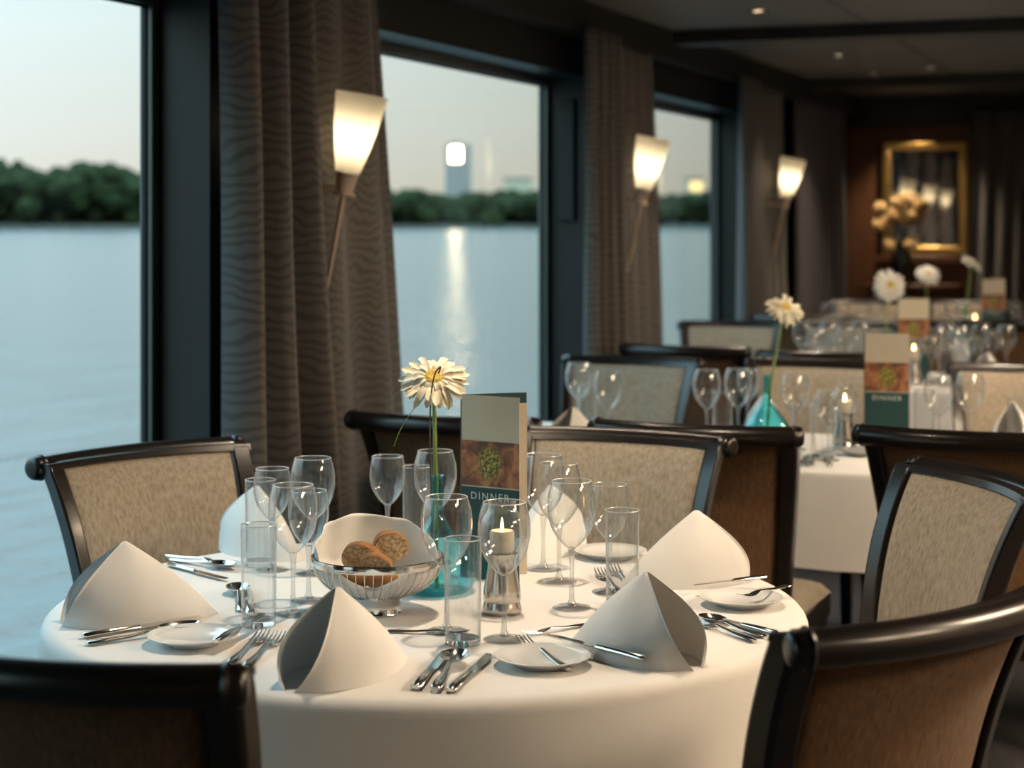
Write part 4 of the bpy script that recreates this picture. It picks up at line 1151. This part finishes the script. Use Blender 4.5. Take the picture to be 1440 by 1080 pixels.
def lowb(p0, p1, y0, d, lab, win):
    w2, zt = facing_box(p0, p1, y0, d, 10); x, y = W((p0 + p1) / 2, d)
    t = thing('far_building', lab, 'building', (x, y, ZW), TH)
    MB().box(-w2, w2, 0, 12, 0, zt - ZW).build('facade', M_bldg, t, smooth=False)
    MB().box(-w2 - 0.3, w2 + 0.3, -0.3, 12.3, zt - ZW, zt - ZW + 0.6).build('roof', M_tower, t, smooth=False)
    for (a, b_) in win: MB().box(w2 * a, w2 * b_, -0.15, 0, zt - ZW - 4.2, zt - ZW - 0.8).build('glint_or_lit_window', M_litwin, t, smooth=False)
lowb(708, 748, 252, 640, 'pale low building above the trees near the right edge of the middle window', ())
lowb(968, 990, 252, 640, 'low building with golden lit windows seen in the far window', ((-0.8, 0.8),))

# ------------------------------------------------------------------ sky
wd = D2.worlds.new('dusk_sky'); SC.world = wd; wd.use_nodes = True
nt = wd.node_tree; nt.nodes.clear()
tc = nt.nodes.new('ShaderNodeTexCoord'); sx = nt.nodes.new('ShaderNodeSeparateXYZ')
nt.links.new(tc.outputs['Generated'], sx.inputs[0])
rp = nt.nodes.new('ShaderNodeValToRGB')
el = rp.color_ramp.elements
pts = [(0.0, (0.62, 0.60, 0.52)), (0.045, (0.66, 0.70, 0.66)), (0.11, (0.66, 0.78, 0.79)), (0.3, (0.50, 0.78, 0.85)), (1.0, (0.29, 0.52, 0.68))]
while len(el) < len(pts): el.new(0.5)
for q, (p, c) in zip(el, pts): q.position = p; q.color = (*c, 1)
nt.links.new(sx.outputs['Z'], rp.inputs['Fac'])
# warmer and dimmer towards the ship's bow, cooler abeam
dt = nt.nodes.new('ShaderNodeMapRange'); dt.inputs['From Min'].default_value = -1.0; dt.inputs['From Max'].default_value = 0.0
dt.inputs['To Min'].default_value = 0.0; dt.inputs['To Max'].default_value = 1.0
dt.inputs['From Min'].default_value = 0.78; dt.inputs['From Max'].default_value = 0.98
nt.links.new(sx.outputs['Y'], dt.inputs['Value'])
mx = nt.nodes.new('ShaderNodeMix'); mx.data_type = 'RGBA'; mx.blend_type = 'MULTIPLY'
nt.links.new(dt.outputs['Result'], mx.inputs['Factor']); nt.links.new(rp.outputs['Color'], mx.inputs[6]); mx.inputs[7].default_value = (0.80, 0.78, 0.70, 1)
bg = nt.nodes.new('ShaderNodeBackground'); bg.inputs['Strength'].default_value = 1.06
hi = nt.nodes.new('ShaderNodeMapRange'); hi.inputs['From Min'].default_value = 0.22; hi.inputs['From Max'].default_value = 0.6
hi.inputs['To Min'].default_value = 1.0; hi.inputs['To Max'].default_value = 3.9
nt.links.new(sx.outputs['Z'], hi.inputs['Value'])
vm = nt.nodes.new('ShaderNodeVectorMath'); vm.operation = 'SCALE'
nt.links.new(mx.outputs[2], vm.inputs[0]); nt.links.new(hi.outputs['Result'], vm.inputs['Scale'])
nt.links.new(vm.outputs['Vector'], bg.inputs['Color'])
wo = nt.nodes.new('ShaderNodeOutputWorld'); nt.links.new(bg.outputs[0], wo.inputs['Surface'])

# ------------------------------------------------------------------ camera and colour
cam = D2.cameras.new('camera'); co = D2.objects.new('camera', cam); COL.objects.link(co)
co.location = (0, 0, HC); co.rotation_euler = (PI / 2, 0, TH)
cam.sensor_width = 36; cam.sensor_fit = 'HORIZONTAL'; cam.lens = 36 * F / 1440
cam.shift_y = -(540 - HY) / 1440; cam.clip_start = 0.1; cam.clip_end = 6000
cam.dof.use_dof = True; cam.dof.focus_distance = 3.2; cam.dof.aperture_fstop = 3.6
SC.camera = co
vs_ = SC.view_settings; vs_.view_transform = 'Standard'; vs_.look = 'None'; vs_.gamma = 1; vs_.exposure = 0.38
try: vs_.use_curve_mapping = False
except Exception: pass
cy_ = SC.cycles
cy_.use_denoising = True; cy_.max_bounces = 14; cy_.transparent_max_bounces = 40; cy_.transmission_bounces = 12; cy_.glossy_bounces = 6; cy_.diffuse_bounces = 4
cy_.sample_clamp_indirect = 4.0; cy_.caustics_reflective = False; cy_.caustics_refractive = True
